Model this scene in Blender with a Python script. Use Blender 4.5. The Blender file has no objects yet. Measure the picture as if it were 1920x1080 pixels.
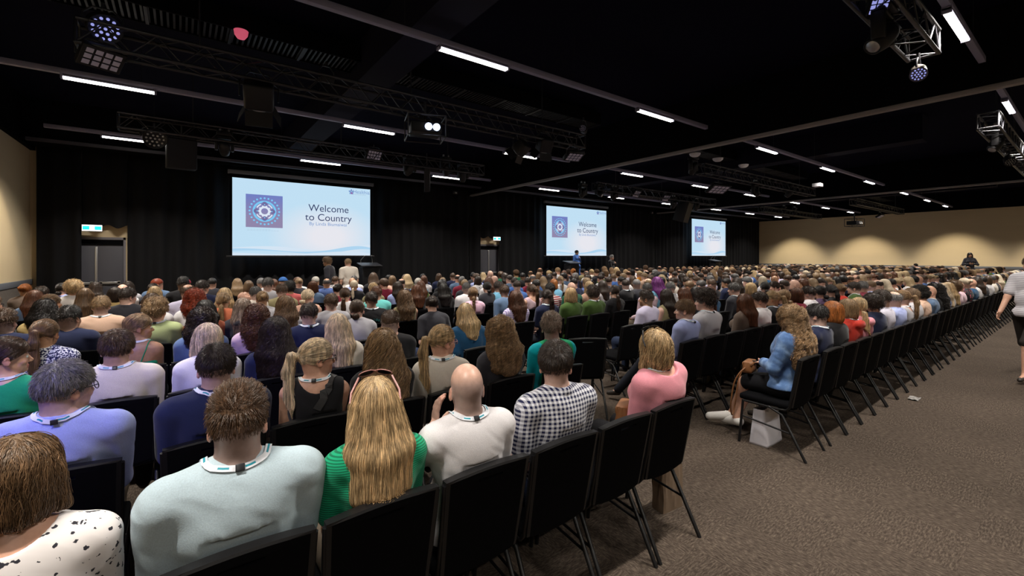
import bpy, bmesh, math, random
import numpy as np
from mathutils import Vector, Matrix
S = bpy.context.scene
COL = S.collection
PI = math.pi
random.seed(7)

# ------------------------------------------------------------------ linking
def link(name, data, parent=None, mats=None):
    o = bpy.data.objects.new(name, data)
    COL.objects.link(o)
    if mats is not None and data is not None and len(data.materials) == 0:
        for m in (mats if isinstance(mats, (list, tuple)) else [mats]):
            data.materials.append(m)
    if parent is not None:
        o.parent = parent
    return o

def tag(o, label=None, cat=None, group=None, kind=None):
    if label: o['label'] = label
    if cat: o['category'] = cat
    if group: o['group'] = group
    if kind: o['kind'] = kind
    return o

def empty(name, loc=(0, 0, 0), rz=0.0):
    o = bpy.data.objects.new(name, None)
    COL.objects.link(o)
    o.location = loc
    o.rotation_euler = (0, 0, rz)
    o.empty_display_size = 0.1
    return o

def mesh_np(name, V, F, smooth=True):
    """V (n,3) float, F (m,k) int array or list of tuples"""
    me = bpy.data.meshes.new(name)
    if isinstance(F, np.ndarray):
        m, k = F.shape
        me.vertices.add(len(V)); me.vertices.foreach_set('co', np.asarray(V, np.float32).ravel())
        me.loops.add(m * k); me.loops.foreach_set('vertex_index', F.astype(np.int32).ravel())
        me.polygons.add(m)
        me.polygons.foreach_set('loop_start', np.arange(0, m * k, k, dtype=np.int32))
        try: me.polygons.foreach_set('loop_total', np.full(m, k, np.int32))
        except Exception: pass
        me.update(calc_edges=True)
    else:
        me.from_pydata([tuple(v) for v in V], [], [tuple(f) for f in F]); me.update()
    if smooth and len(me.polygons):
        me.polygons.foreach_set('use_smooth', np.ones(len(me.polygons), bool))
    return me

def copy_tree(o, parent=None):
    c = o.copy(); COL.objects.link(c)
    if parent is not None: c.parent = parent
    for ch in list(o.children):
        copy_tree(ch, c)
    return c

# mesh collector: boxes, tubes, lathes in one mesh
class MB:
    def __init__(s): s.v = []; s.f = []; s.sm = []; s.mi = []
    def add(s, V, F, smooth=False, mi=0):
        b = len(s.v); s.v.extend([tuple(x) for x in V])
        for f in F: s.f.append(tuple(b + i for i in f)); s.sm.append(smooth); s.mi.append(mi)
        return s
    def box(s, lo, hi, M=None, mi=0, bev=0.0):
        if bev > 0:
            bm = bmesh.new(); bmesh.ops.create_cube(bm, size=1)
            for v in bm.verts:
                v.co = Vector(((lo[i] + hi[i]) / 2 + v.co[i] * (hi[i] - lo[i]) for i in range(3)))
            bmesh.ops.bevel(bm, geom=bm.edges[:], offset=bev, segments=2, affect='EDGES', profile=0.5)
            bm.verts.index_update()
            V = [v.co.copy() for v in bm.verts]; F = [[v.index for v in f.verts] for f in bm.faces]; bm.free()
        else:
            V = [Vector((x, y, z)) for x in (lo[0], hi[0]) for y in (lo[1], hi[1]) for z in (lo[2], hi[2])]
            F = [(0, 1, 3, 2), (4, 6, 7, 5), (0, 4, 5, 1), (2, 3, 7, 6), (0, 2, 6, 4), (1, 5, 7, 3)]
        if M is not None: V = [M @ v for v in V]
        return s.add(V, F, bev > 0, mi)
    def tube(s, pts, r, n=8, cap=True, mi=0):
        pts = [Vector(p) for p in pts]
        rs = r if isinstance(r, (list, tuple)) else [r] * len(pts)
        V = []; F = []
        t0 = (pts[1] - pts[0]).normalized()
        up = Vector((0, 0, 1)) if abs(t0.z) < .9 else Vector((1, 0, 0))
        u = t0.cross(up).normalized()
        for i, p in enumerate(pts):
            a = pts[max(i - 1, 0)]; b = pts[min(i + 1, len(pts) - 1)]
            t = (b - a).normalized()
            u = (u - t * u.dot(t)).normalized(); w = t.cross(u)
            for k in range(n):
                A = 2 * PI * k / n
                V.append(p + (u * math.cos(A) + w * math.sin(A)) * rs[i])
        for i in range(len(pts) - 1):
            for k in range(n):
                F.append((i * n + k, i * n + (k + 1) % n, (i + 1) * n + (k + 1) % n, (i + 1) * n + k))
        s.add(V, F, True, mi)
        if cap:
            s.add(V[:n], [tuple(range(n))[::-1]], False, mi); s.add(V[-n:], [tuple(range(n))], False, mi)
        return s
    def lathe(s, prof, M=None, n=16, mi=0):
        """prof: (r,z) pairs, round local z"""
        V = []; F = []
        for r, z in prof:
            for k in range(n):
                A = 2 * PI * k / n
                V.append(Vector((r * math.cos(A), r * math.sin(A), z)))
        for i in range(len(prof) - 1):
            for k in range(n):
                F.append((i * n + k, i * n + (k + 1) % n, (i + 1) * n + (k + 1) % n, (i + 1) * n + k))
        if M is not None: V = [M @ v for v in V]
        s.add(V, F, True, mi)
        s.add(V[:n], [tuple(range(n))[::-1]], False, mi); s.add(V[-n:], [tuple(range(n))], False, mi)
        return s
    def mesh(s, name):
        me = bpy.data.meshes.new(name); me.from_pydata(s.v, [], s.f); me.update()
        me.polygons.foreach_set('use_smooth', s.sm); me.polygons.foreach_set('material_index', s.mi)
        return me
    def build(s, name, mats, parent=None):
        return link(name, s.mesh(name), parent, mats)

def look(d, up=(0, 0, 1)):
    """matrix whose local z points along d"""
    return Vector(d).normalized().to_track_quat('Z', 'Y').to_matrix().to_4x4()

# ------------------------------------------------------------------ materials
def mat(name, color=(.5, .5, .5), rough=.6, metal=0.0, emit=None, estr=0.0, spec=.5):
    m = bpy.data.materials.new(name); m.use_nodes = True
    b = m.node_tree.nodes['Principled BSDF']
    b.inputs['Base Color'].default_value = (*color, 1); b.inputs['Roughness'].default_value = rough
    b.inputs['Metallic'].default_value = metal; b.inputs['Specular IOR Level'].default_value = spec
    if emit is not None:
        b.inputs['Emission Color'].default_value = (*emit, 1); b.inputs['Emission Strength'].default_value = estr
    return m

class NT:
    def __init__(s, m): s.t = m.node_tree; s.n = s.t.nodes; s.b = s.n['Principled BSDF']
    def node(s, typ, **kw):
        x = s.n.new(typ)
        for k, v in kw.items():
            if k in ('operation', 'blend_type', 'data_type', 'attribute_name', 'attribute_type', 'wave_type', 'bands_direction', 'feature', 'noise_dimensions', 'vector_type'):
                setattr(x, k, v)
            else: x.inputs[k].default_value = v
        return x
    def l(s, a, ao, b, bi): s.t.links.new(a.outputs[ao], b.inputs[bi])
    def ramp(s, pts):
        r = s.n.new('ShaderNodeValToRGB'); e = r.color_ramp.elements
        while len(e) < len(pts): e.new(.5)
        for i, (p, c) in enumerate(pts): e[i].position = p; e[i].color = (*c, 1) if len(c) == 3 else c
        return r
    def mul(s, a, ao, b, bo, fac=1.0, typ='MULTIPLY'):
        x = s.n.new('ShaderNodeMixRGB'); x.blend_type = typ; x.inputs[0].default_value = fac
        s.l(a, ao, x, 1); s.l(b, bo, x, 2); return x

# ------------------------------------------------------------------ implicit bodies
def sines(P, f, seed, n=5):
    r = np.random.RandomState(seed); out = 0
    for i in range(n):
        k = r.normal(size=3); k *= f / np.linalg.norm(k) * r.uniform(.7, 1.4)
        out = out + np.sin(P[0] * k[0] + P[1] * k[1] + P[2] * k[2] + r.uniform(0, 6.28))
    return out / n

def axis_pts(segs):
    """[(lo,hi,step),...] contiguous -> coordinate array"""
    out = []
    for lo, hi, st in segs:
        n = max(1, int(round((hi - lo) / st)))
        out.extend(np.linspace(lo, hi, n, endpoint=False))
    out.append(segs[-1][1])
    return np.array(out, np.float32)

class Field:
    def __init__(s, xs, ys, zs):
        s.ax = (xs, ys, zs); s.f = np.full((len(xs), len(ys), len(zs)), .25, np.float32)
    def block(s, lo, hi):
        sl = []
        for a, l, h in zip(s.ax, lo, hi):
            i = int(np.searchsorted(a, l)); j = int(np.searchsorted(a, h))
            if j <= i: return None
            sl.append(slice(i, j))
        return tuple(sl)
    def grid(s, sl):
        return (s.ax[0][sl[0]][:, None, None], s.ax[1][sl[1]][None, :, None], s.ax[2][sl[2]][None, None, :])
    def prim(s, p, grow=0.0, neg=False):
        k = p['k']; m = k + .03
        if p['t'] == 'c':
            a = p['a']; b = p['b']; R = max(p['ra'], p['rb']) + grow + m
            lo = np.minimum(a, b) - R; hi = np.maximum(a, b) + R
        else:
            R = np.max(p['r']) + grow + m; lo = p['c'] - R; hi = p['c'] + R
        sl = s.block(lo, hi)
        if sl is None: return
        X, Y, Z = s.grid(sl)
        if p['t'] == 'c':
            d = b - a; L2 = float(d @ d) + 1e-12
            px, py, pz = X - a[0], Y - a[1], Z - a[2]
            t = np.clip((px * d[0] + py * d[1] + pz * d[2]) / L2, 0, 1)
            D = np.sqrt((px - t * d[0]) ** 2 + (py - t * d[1]) ** 2 + (pz - t * d[2]) ** 2) - (p['ra'] + t * (p['rb'] - p['ra'])) - grow
        else:
            c = p['c']; r = p['r'] + grow; M = p.get('M')
            px, py, pz = X - c[0], Y - c[1], Z - c[2]
            if M is not None:
                px, py, pz = (M[0, 0] * px + M[1, 0] * py + M[2, 0] * pz, M[0, 1] * px + M[1, 1] * py + M[2, 1] * pz, M[0, 2] * px + M[1, 2] * py + M[2, 2] * pz)
            k0 = np.sqrt((px / r[0]) ** 2 + (py / r[1]) ** 2 + (pz / r[2]) ** 2)
            k1 = np.sqrt((px / r[0] ** 2) ** 2 + (py / r[1] ** 2) ** 2 + (pz / r[2] ** 2) ** 2) + 1e-9
            D = k0 * (k0 - 1) / k1
        A = s.f[sl]
        if neg:
            D = -D; h = np.clip(.5 - .5 * (D - A) / k, 0, 1); s.f[sl] = D * (1 - h) + A * h + k * h * (1 - h)
        else:
            h = np.clip(.5 + .5 * (D - A) / k, 0, 1); s.f[sl] = D * (1 - h) + A * h - k * h * (1 - h)
    def clip(s, D, k=.008):
        """keep where D<0"""
        h = np.clip(.5 - .5 * (D - s.f) / k, 0, 1); s.f = (D * (1 - h) + s.f * h + k * h * (1 - h)).astype(np.float32)
    def sample(s, P):
        idx = []; fr = []
        for a, c in zip(s.ax, P.T):
            i = np.clip(np.searchsorted(a, c) - 1, 0, len(a) - 2)
            idx.append(i); fr.append(np.clip((c - a[i]) / (a[i + 1] - a[i]), 0, 1))
        out = 0
        for dx in (0, 1):
            for dy in (0, 1):
                for dz in (0, 1):
                    w = (fr[0] if dx else 1 - fr[0]) * (fr[1] if dy else 1 - fr[1]) * (fr[2] if dz else 1 - fr[2])
                    out = out + w * s.f[idx[0] + dx, idx[1] + dy, idx[2] + dz]
        return out
    def grad(s, P, e=.006):
        g = np.stack([s.sample(P + np.eye(3)[i] * e) - s.sample(P - np.eye(3)[i] * e) for i in range(3)], 1)
        return g / (np.linalg.norm(g, axis=1, keepdims=True) + 1e-9)
    def nets(s):
        f = s.f; f[0] = np.maximum(f[0], .001); f[-1] = np.maximum(f[-1], .001)
        f[:, 0] = np.maximum(f[:, 0], .001); f[:, -1] = np.maximum(f[:, -1], .001)
        f[:, :, 0] = np.maximum(f[:, :, 0], .001); f[:, :, -1] = np.maximum(f[:, :, -1], .001)
        ins = f < 0
        if not ins.any(): return np.zeros((0, 3)), np.zeros((0, 4), int)
        cnt = np.zeros(tuple(n - 1 for n in f.shape), np.uint8)
        for a in (0, 1):
            for b in (0, 1):
                for c in (0, 1):
                    cnt += ins[a:a + cnt.shape[0], b:b + cnt.shape[1], c:c + cnt.shape[2]]
        act = (cnt > 0) & (cnt < 8)
        ids = np.argwhere(act); N = len(ids)
        idx = np.full(cnt.shape, -1, np.int32); idx[act] = np.arange(N)
        acc = np.zeros((N, 3)); w = np.zeros(N)
        cor = [(a, b, c) for a in (0, 1) for b in (0, 1) for c in (0, 1)]
        fv = {c: f[ids[:, 0] + c[0], ids[:, 1] + c[1], ids[:, 2] + c[2]] for c in cor}
        for a in cor:
            for i in range(3):
                if a[i]: continue
                b = tuple(1 if j == i else a[j] for j in range(3))
                fa, fb = fv[a], fv[b]; m = (fa < 0) != (fb < 0)
                t = np.where(m, fa / np.where(fa == fb, 1, fa - fb), 0)
                for j in range(3):
                    ca = s.ax[j][ids[:, j] + a[j]]; cb = s.ax[j][ids[:, j] + b[j]]
                    acc[:, j] += np.where(m, ca + t * (cb - ca), 0)
                w += m
        V = acc / w[:, None]
        Fs = []
        g = [slice(1, -1)] * 3
        for i in range(3):
            s0 = list(g); s1 = list(g); s0[i] = slice(0, -1); s1[i] = slice(1, None)
            A = ins[tuple(s0)]; B = ins[tuple(s1)]
            e = np.argwhere(A != B)
            if not len(e): continue
            flip = A[e[:, 0], e[:, 1], e[:, 2]]
            j, k = (i + 1) % 3, (i + 2) % 3
            base = e.copy(); base[:, j] += 1; base[:, k] += 1
            q = []
            for dj, dk in ((-1, -1), (0, -1), (0, 0), (-1, 0)):
                c = base.copy(); c[:, j] += dj; c[:, k] += dk
                q.append(idx[c[:, 0], c[:, 1], c[:, 2]])
            q = np.stack(q, 1)
            q[~flip] = q[~flip][:, ::-1]
            Fs.append(q)
        return V, np.concatenate(Fs)

def v3(*a): return np.array(a, float)
def cone(a, b, ra, rb, k=.02, g=''): return dict(t='c', a=np.asarray(a, float), b=np.asarray(b, float), ra=ra, rb=rb, k=k, g=g)
def elli(c, r, k=.02, g='', M=None): return dict(t='e', c=np.asarray(c, float), r=np.asarray(r, float), k=k, g=g, M=M)
def rotm(rx=0, ry=0, rz=0):
    return np.array(Matrix.Rotation(rz, 3, 'Z') @ Matrix.Rotation(ry, 3, 'Y') @ Matrix.Rotation(rx, 3, 'X'))
# ------------------------------------------------------------------ shared looks of people
def obj_color_mat(name, rough, noise=.12, nscale=60, tint=False, spec=.3, bump=0.0, stretch=(1, 1, 1), sheen=0.0):
    m = mat(name, (.5, .5, .5), rough, spec=spec); t = NT(m)
    oi = t.node('ShaderNodeObjectInfo')
    tc = t.node('ShaderNodeTexCoord'); mp = t.node('ShaderNodeMapping'); mp.inputs['Scale'].default_value = stretch
    t.l(tc, 'Object', mp, 'Vector')
    nz = t.node('ShaderNodeTexNoise', Scale=nscale, Detail=3.0); t.l(mp, 0, nz, 'Vector')
    r = t.ramp([(.25, (1 - noise,) * 3), (.75, (1 + noise,) * 3)]); t.l(nz, 'Fac', r, 0)
    x = t.mul(oi, 'Color', r, 0)
    if tint:
        at = t.node('ShaderNodeAttribute', attribute_name='tint'); x = t.mul(x, 0, at, 'Color')
    t.l(x, 0, t.b, 'Base Color')
    if sheen: t.b.inputs['Sheen Weight'].default_value = sheen
    if bump:
        bp = t.node('ShaderNodeBump', Strength=bump, Distance=.004); t.l(nz, 'Fac', bp, 'Height'); t.l(bp, 0, t.b, 'Normal')
    return m

M_SKIN = obj_color_mat('skin', .40, .10, 45, tint=True, spec=.4)
M_SKIN.node_tree.nodes['Principled BSDF'].inputs['Subsurface Weight'].default_value = 0.0
M_CLOTH = obj_color_mat('cloth', .85, .10, 240, spec=.15, bump=.12, sheen=.15)
M_TROUSER = obj_color_mat('trouser_cloth', .9, .12, 200, spec=.1)
M_SHOE = mat('shoe_leather', (.03, .025, .022), .5)
M_HAIR = obj_color_mat('hair_mass', .42, .60, 26, spec=.45, bump=.6, stretch=(9, 9, .8))
M_STRAND = None

def make_strand_mat():
    m = mat('hair_strand', (.5, .5, .5), .36, spec=.5); t = NT(m)
    oi = t.node('ShaderNodeObjectInfo'); hi = t.node('ShaderNodeHairInfo')
    r = t.ramp([(0, (.45, .42, .40)), (.35, (.8, .8, .8)), (.7, (1.15, 1.12, 1.1)), (1, (1.75, 1.7, 1.6))]); t.l(hi, 'Random', r, 0)
    tc = t.node('ShaderNodeTexCoord'); mp = t.node('ShaderNodeMapping'); mp.inputs['Scale'].default_value = (60, 60, 9); t.l(tc, 'Object', mp, 0)
    nz = t.node('ShaderNodeTexNoise', Scale=1.0, Detail=2.0); t.l(mp, 0, nz, 'Vector'); r2 = t.ramp([(.3, (.55, .53, .5)), (.7, (1.45, 1.42, 1.4))]); t.l(nz, 0, r2, 0)
    x = t.mul(oi, 'Color', r, 0); x = t.mul(x, 0, r2, 0); t.l(x, 0, t.b, 'Base Color')
    return m
M_STRAND = make_strand_mat()

def pattern_mat(name, fn, rough=.85):
    m = mat(name, (.5, .5, .5), rough, spec=.15); t = NT(m)
    tc = t.node('ShaderNodeTexCoord'); t.b.inputs['Sheen Weight'].default_value = .1
    fn(t, tc); return m

def _bands(t, tc, axis, scale, sharp=.5):
    sp = t.node('ShaderNodeSeparateXYZ'); t.l(tc, 'Object', sp, 0)
    a = t.node('ShaderNodeMath', operation='MULTIPLY'); a.inputs[1].default_value = scale; t.l(sp, axis, a, 0)
    f = t.node('ShaderNodeMath', operation='FRACT'); t.l(a, 0, f, 0)
    g = t.node('ShaderNodeMath', operation='LESS_THAN'); g.inputs[1].default_value = sharp; t.l(f, 0, g, 0)
    return g

def check_mat(name, dark, light, scale, sharp=.5):
    def fn(t, tc):
        a = _bands(t, tc, 'X', scale, sharp); b = _bands(t, tc, 'Z', scale, sharp)
        s = t.node('ShaderNodeMath', operation='ADD'); t.l(a, 0, s, 0); t.l(b, 0, s, 1)
        h = t.node('ShaderNodeMath', operation='MULTIPLY'); h.inputs[1].default_value = .5; t.l(s, 0, h, 0)
        mid = tuple((a_ + b_) / 2 for a_, b_ in zip(dark, light))
        r = t.ramp([(0, light), (.5, mid), (1, dark)]); t.l(h, 0, r, 0); t.l(r, 0, t.b, 'Base Color')
    return pattern_mat(name, fn)

def stripe_mat(name, c1, c2, axis, scale, sharp=.5):
    def fn(t, tc):
        a = _bands(t, tc, axis, scale, sharp); r = t.ramp([(0, c1), (1, c2)]); t.l(a, 0, r, 0); t.l(r, 0, t.b, 'Base Color')
    return pattern_mat(name, fn)

def speckle_mat(name, base, c2, scale, lo=.55, hi=.6, vor=False):
    def fn(t, tc):
        if vor:
            n = t.node('ShaderNodeTexVoronoi', Scale=scale); t.l(tc, 'Object', n, 'Vector'); o = 'Distance'
        else:
            n = t.node('ShaderNodeTexNoise', Scale=scale, Detail=2.0); t.l(tc, 'Object', n, 'Vector'); o = 'Fac'
        r = t.ramp([(lo, base), (hi, c2)]); t.l(n, o, r, 0); t.l(r, 0, t.b, 'Base Color')
    return pattern_mat(name, fn)

def denim_fn(t, tc):
    n = t.node('ShaderNodeTexNoise', Scale=9.0, Detail=4.0); t.l(tc, 'Object', n, 'Vector')
    r = t.ramp([(.3, (.05, .10, .24)), (.5, (.10, .19, .40)), (.72, (.24, .37, .60))]); t.l(n, 'Fac', r, 0)
    n2 = t.node('ShaderNodeTexNoise', Scale=350.0, Detail=1.0); t.l(tc, 'Object', n2, 'Vector')
    r2 = t.ramp([(.3, (.75,) * 3), (.7, (1.2,) * 3)]); t.l(n2, 'Fac', r2, 0)
    x = t.mul(r, 0, r2, 0); t.l(x, 0, t.b, 'Base Color')

M_PAT = {}
def pattern(key):
    if key in M_PAT: return M_PAT[key]
    f = {
        'navycheck': lambda: check_mat('navy_white_check', (.012, .015, .06), (.72, .73, .8), 44, .5),
        'bluecheck': lambda: check_mat('blue_check', (.01, .02, .12), (.16, .26, .6), 45, .45),
        'lavcheck': lambda: check_mat('lavender_check', (.22, .14, .5), (.82, .78, .92), 38, .45),
        'pinkcheck': lambda: check_mat('pink_check', (.55, .16, .33), (.86, .66, .78), 40, .35),
        'whitecheck': lambda: check_mat('white_violet_check', (.2, .17, .38), (.78, .76, .86), 70, .22),
        'ribgreen': lambda: stripe_mat('ribbed_green', (.012, .38, .19), (.006, .16, .08), 'Z', 105, .45),
        'redstripe': lambda: stripe_mat('red_white_stripe', (.78, .72, .72), (.32, .015, .03), 'Z', 26, .5),
        'greystripe': lambda: stripe_mat('grey_stripe', (.62, .6, .64), (.36, .35, .4), 'Z', 38, .4),
        'floral': lambda: speckle_mat('white_floral', (.82, .78, .78), (.03, .03, .04), 42, .635, .645),
        'darkfloral': lambda: speckle_mat('dark_floral', (.03, .03, .035), (.6, .12, .18), 26, .60, .63),
        'leaf': lambda: speckle_mat('navy_white_leaf', (.02, .025, .09), (.7, .72, .8), 85, .49, .53),
        'whiteprint': lambda: speckle_mat('white_print', (.8, .78, .8), (.05, .05, .06), 30, .62, .64),
        'denim': lambda: pattern_mat('blue_denim', denim_fn),
    }[key]
    M_PAT[key] = f()
    return M_PAT[key]

# ------------------------------------------------------------------ skeleton
def two_bone(a, c, l1, l2, pole):
    a = np.asarray(a, float); c = np.asarray(c, float)
    d = c - a; L = np.linalg.norm(d)
    if L > (l1 + l2) * .995: c = a + d / L * (l1 + l2) * .995; d = c - a; L = np.linalg.norm(d)
    u = d / L; x = (l1 ** 2 - l2 ** 2 + L ** 2) / (2 * L); h = math.sqrt(max(l1 ** 2 - x ** 2, 0))
    p = np.asarray(pole, float); p = p - u * (p @ u); p /= np.linalg.norm(p) + 1e-9
    return a + u * x + p * h, c

def hand_prims(w, d, pn, side, curl=.5, sc=1.0, g='H'):
    """w wrist, d pointing direction, pn palm normal (the fingers curl towards it)"""
    d = np.asarray(d, float); d /= np.linalg.norm(d)
    pn = np.asarray(pn, float); pn = pn - d * (pn @ d); pn /= np.linalg.norm(pn)
    s = np.cross(d, pn) * side              # towards the thumb
    P = []; M = np.stack([s, pn, d], 1)
    P.append(elli(w + d * .045 * sc, v3(.038, .014, .048) * sc, .012, g, M))
    for i, (off, ln) in enumerate(((.027, .068), (.009, .076), (-.009, .071), (-.026, .056))):
        p = w + d * .082 * sc + s * off * sc; dd = d + s * off * 1.2; dd = dd / np.linalg.norm(dd)
        for j, fr in enumerate((.45, .32, .23)):
            an = curl * (.55 + .35 * j) + .06 * i
            dd = dd * math.cos(an) + pn * math.sin(an)
            q = p + dd * ln * fr * sc
            P.append(cone(p, q, (.0088 - .0009 * j) * sc, (.0082 - .0009 * j) * sc, .005, g)); p = q
            dd = dd / np.linalg.norm(dd)
    p = w + d * .022 * sc + s * .03 * sc; dd = d * .6 + s * .75 + pn * .25; dd /= np.linalg.norm(dd)
    for j, ln in enumerate((.036, .03, .025)):
        q = p + dd * ln * sc; P.append(cone(p, q, (.0115 - .0012 * j) * sc, (.0103 - .0012 * j) * sc, .006, g)); p = q
        dd = dd + d * .35 + pn * .2 * curl; dd /= np.linalg.norm(dd)
    return P

ARMS = {
    'lap': dict(w=(.075, .44, .665), pole=(.45, -.7, -.8), pn=(0, -.2, -1), curl=.5),
    'thigh': dict(w=(.13, .50, .64), pole=(.4, -.6, -.7), pn=(0, 0, -1), curl=.25),
    'cross': dict(w=(-.06, .33, .86), pole=(1, -.2, -1), pn=(-.2, -1, 0), curl=.4),
    'phone': dict(w=(.07, .40, .80), pole=(1, -.3, -.9), pn=(-1, -.2, .6), curl=.75),
    'side': dict(w=(.26, .36, .60), pole=(1, -.8, 0), pn=(0, 0, -1), curl=.4),
    'hang': dict(w=(.25, .24, .37), pole=(.3, -1, 0), pn=(-1, 0, 0), curl=.5),
    'mic': dict(w=(.05, .34, .92), pole=(.6, -.4, -.9), pn=(-.7, -.5, .2), curl=1.1),
    'face': dict(w=(.128, .255, 1.045), pole=(.5, .5, -1), pn=(-1, -.1, 0), d=(-.10, -.02, 1), curl=.3),
}

class Body:
    pass

def make_body(sp):
    """implicit primitives of a seated (or standing) person, facing +y; the backrest top is the line y=0, z=.87"""
    g = sp.get
    B = Body(); fem = g('sex', 'm') == 'f'; hv = g('heavy', 1.0)
    B.fem = fem
    stand = g('stand', False)
    hip0 = v3(0, .22, .50) if not stand else v3(0, .10, .93)
    dz = 0 if not stand else .43
    dy = 0 if not stand else -.12
    R = rotm(-g('lean', 0.0), g('roll', 0.0), -g('twist', 0.0))
    def T(x, y, z): return hip0 + R @ (v3(x, y + dy, z + dz) - hip0)
    B.T = T; B.R = R
    sw = (.134 if fem else .154) * g('broad', 1.0)
    P = []
    e = lambda c, r, k=.04, gr='T', M=None: P.append(elli(T(*c), v3(*r), k, gr, R if M is None else M))
    wx = hv * (.94 if fem else 1.0)
    P.append(elli(v3(0, .235 + dy, .56 + dz) if not stand else v3(0, .10, .95), v3((.178 if fem else .168) * hv, .13 * hv, .11), .05, 'TP'))
    e((0, .205, .71), (.145 * wx, .118 * hv, .16)); e((0, .168, .92), (.158 * wx, .112 * hv, .20)); e((0, .128, .97), (.148 * wx, .082, .14))
    P.append(cone(T(-sw, .148, 1.03), T(sw, .148, 1.03), .06 * (.9 if fem else 1), .06 * (.9 if fem else 1), .05, 'TS'))
    if fem:
        for s in (-1, 1): e((s * .075, .262, .92), (.062, .055, .062), .03)
    for s in (-1, 1):
        P.append(cone(T(s * (sw - .01), .142, 1.045), T(s * .035, .138, 1.080), .036, .040, .035, 'TR'))
    nr = (.048 if fem else .060) * (hv ** .5)
    B.pivot = T(0, .165, 1.176)
    P.append(cone(T(0, .138, 1.05), B.pivot + v3(0, 0, .01), nr * 1.1, nr * .97, .03, 'N'))
    # head
    Rh = rotm(0, 0, -g('yaw', 0.0)) @ rotm(-g('pitch', 0.0), 0, 0) @ rotm(0, g('hroll', 0.0), 0)
    B.Rh = Rh; hs = g('hs', .97 if fem else 1.0); B.hs = hs
    def h(x, y, z): return B.pivot + Rh @ (v3(x, y, z) * hs)
    B.h = h
    def he(c, r, k=.015, gr='H', M=None): P.append(elli(h(*c), v3(*r) * hs, k, gr, Rh if M is None else Rh @ M))
    he((0, .004, .078), (.0755, .096, .089), .02); he((0, .05, .02), (.060, .050, .078), .02)
    he((0, .048, -.022), (.052, .048, .040), .02); he((0, .086, -.045), (.021, .018, .018), .014)
    P.append(cone(h(0, -.025, .0), h(0, -.03, .05), .055 * hs, .06 * hs, .03, 'H'))
    hi = g('res', 'mid') != 'lo'
    if hi:
        P.append(cone(h(0, .094, .048), h(0, .116, .012), .009 * hs, .0135 * hs, .010, 'H'))
        he((-.011, .108, .006), (.008, .010, .008), .006); he((.011, .108, .006), (.008, .010, .008), .006)
        P.append(cone(h(-.042, .082, .062), h(.042, .082, .062), .012 * hs, .012 * hs, .012, 'H'))
        for s in (-1, 1): he((s * .043, .072, .012), (.02, .02, .018), .015)
        B.neg = [elli(h(s * .032, .110, .041), v3(.015, .016, .011) * hs, .012, 'H', Rh) for s in (-1, 1)]
        he((0, .098, -.018), (.023, .011, .0062), .006); he((0, .096, -.028), (.019, .011, .0068), .006)
    else: B.neg = []
    for s in (-1, 1):
        Me = rotm(.18, 0, -s * .35)
        he((s * .079, -.004, .030), (.0085, .020, .033), .008, 'H', Me)
        if hi: B.neg.append(elli(h(s * .090, .001, .033), v3(.008, .011, .018) * hs, .006, 'H', Rh @ Me))
    # arms
    B.arms = {}
    la = (.275, .245) if fem else (.295, .26)
    ar = .86 if fem else 1.0
    for s, key in ((-1, g('armL', 'lap')), (1, g('armR', 'lap'))):
        A = ARMS[key] if isinstance(key, str) else key
        sh = T(s * (sw + .024), .148, 1.015)
        if stand and isinstance(key, str) and key == 'hang':
            pass
        w = v3(s * A['w'][0], A['w'][1] + dy, A['w'][2] + dz)
        if isinstance(key, str) and key in ('face', 'cross', 'phone'): w = T(s * A['w'][0], A['w'][1], A['w'][2])
        el, w = two_bone(sh, w, la[0], la[1], v3(s * A['pole'][0], A['pole'][1], A['pole'][2]))
        P.append(cone(sh, el, .050 * ar * hv ** .5, .042 * ar, .03, 'UA')); P.append(cone(el, w, .041 * ar, .027 * ar, .02, 'FA'))
        fd = (w - el) / np.linalg.norm(w - el)
        d = np.asarray(A.get('d', fd), float); d = v3(s * d[0], d[1], d[2]) if 'd' in A else d
        pn = v3(s * A['pn'][0], A['pn'][1], A['pn'][2])
        P += hand_prims(w, d, pn, s, A['curl'], .9 if fem else 1.0, 'HD')
        B.arms[s] = (sh, el, w, d, pn)
    # legs
    B.legs = {}
    legs = g('legs')
    for s in (-1, 1):
        if legs: hp, kn, an, toe = [np.asarray(q, float) for q in legs[s]]
        elif stand:
            hp, kn, an, toe = v3(s * .09, .10, .92), v3(s * .10, .13, .50), v3(s * .10, .09, .09), v3(s * .13, .25, .035)
        else: hp, kn, an, toe = v3(s * .095, .25, .552), v3(s * .118, .64, .535), v3(s * .115, .655, .10), v3(s * .13, .81, .035)
        P.append(cone(hp, kn, .083 * hv, .062, .04, 'LG')); P.append(cone(kn, an, .060, .037, .03, 'LG'))
        P.append(cone(an + v3(0, 0, -.04), toe, .038, .03, .03, 'FT'))
        B.legs[s] = (hp, kn, an, toe)
    B.P = P; B.stand = stand
    return B

RES = {
    'hi': ([(-.40, -.31, .012), (-.31, .31, .0072), (.31, .40, .012)], [(-.16, .34, .0072), (.34, .60, .010), (.60, .98, .016)], [(-.01, .60, .018), (.60, 1.0, .009), (1.0, 1.45, .0062)]),
    'mid': ([(-.40, .40, .0125)], [(-.16, .34, .0125), (.34, .98, .02)], [(-.01, .62, .022), (.62, 1.0, .014), (1.0, 1.45, .010)]),
    'lo': ([(-.38, .38, .021)], [(-.12, .34, .021), (.34, .94, .034)], [(-.01, .62, .034), (.62, 1.45, .018)]),
}

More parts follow.
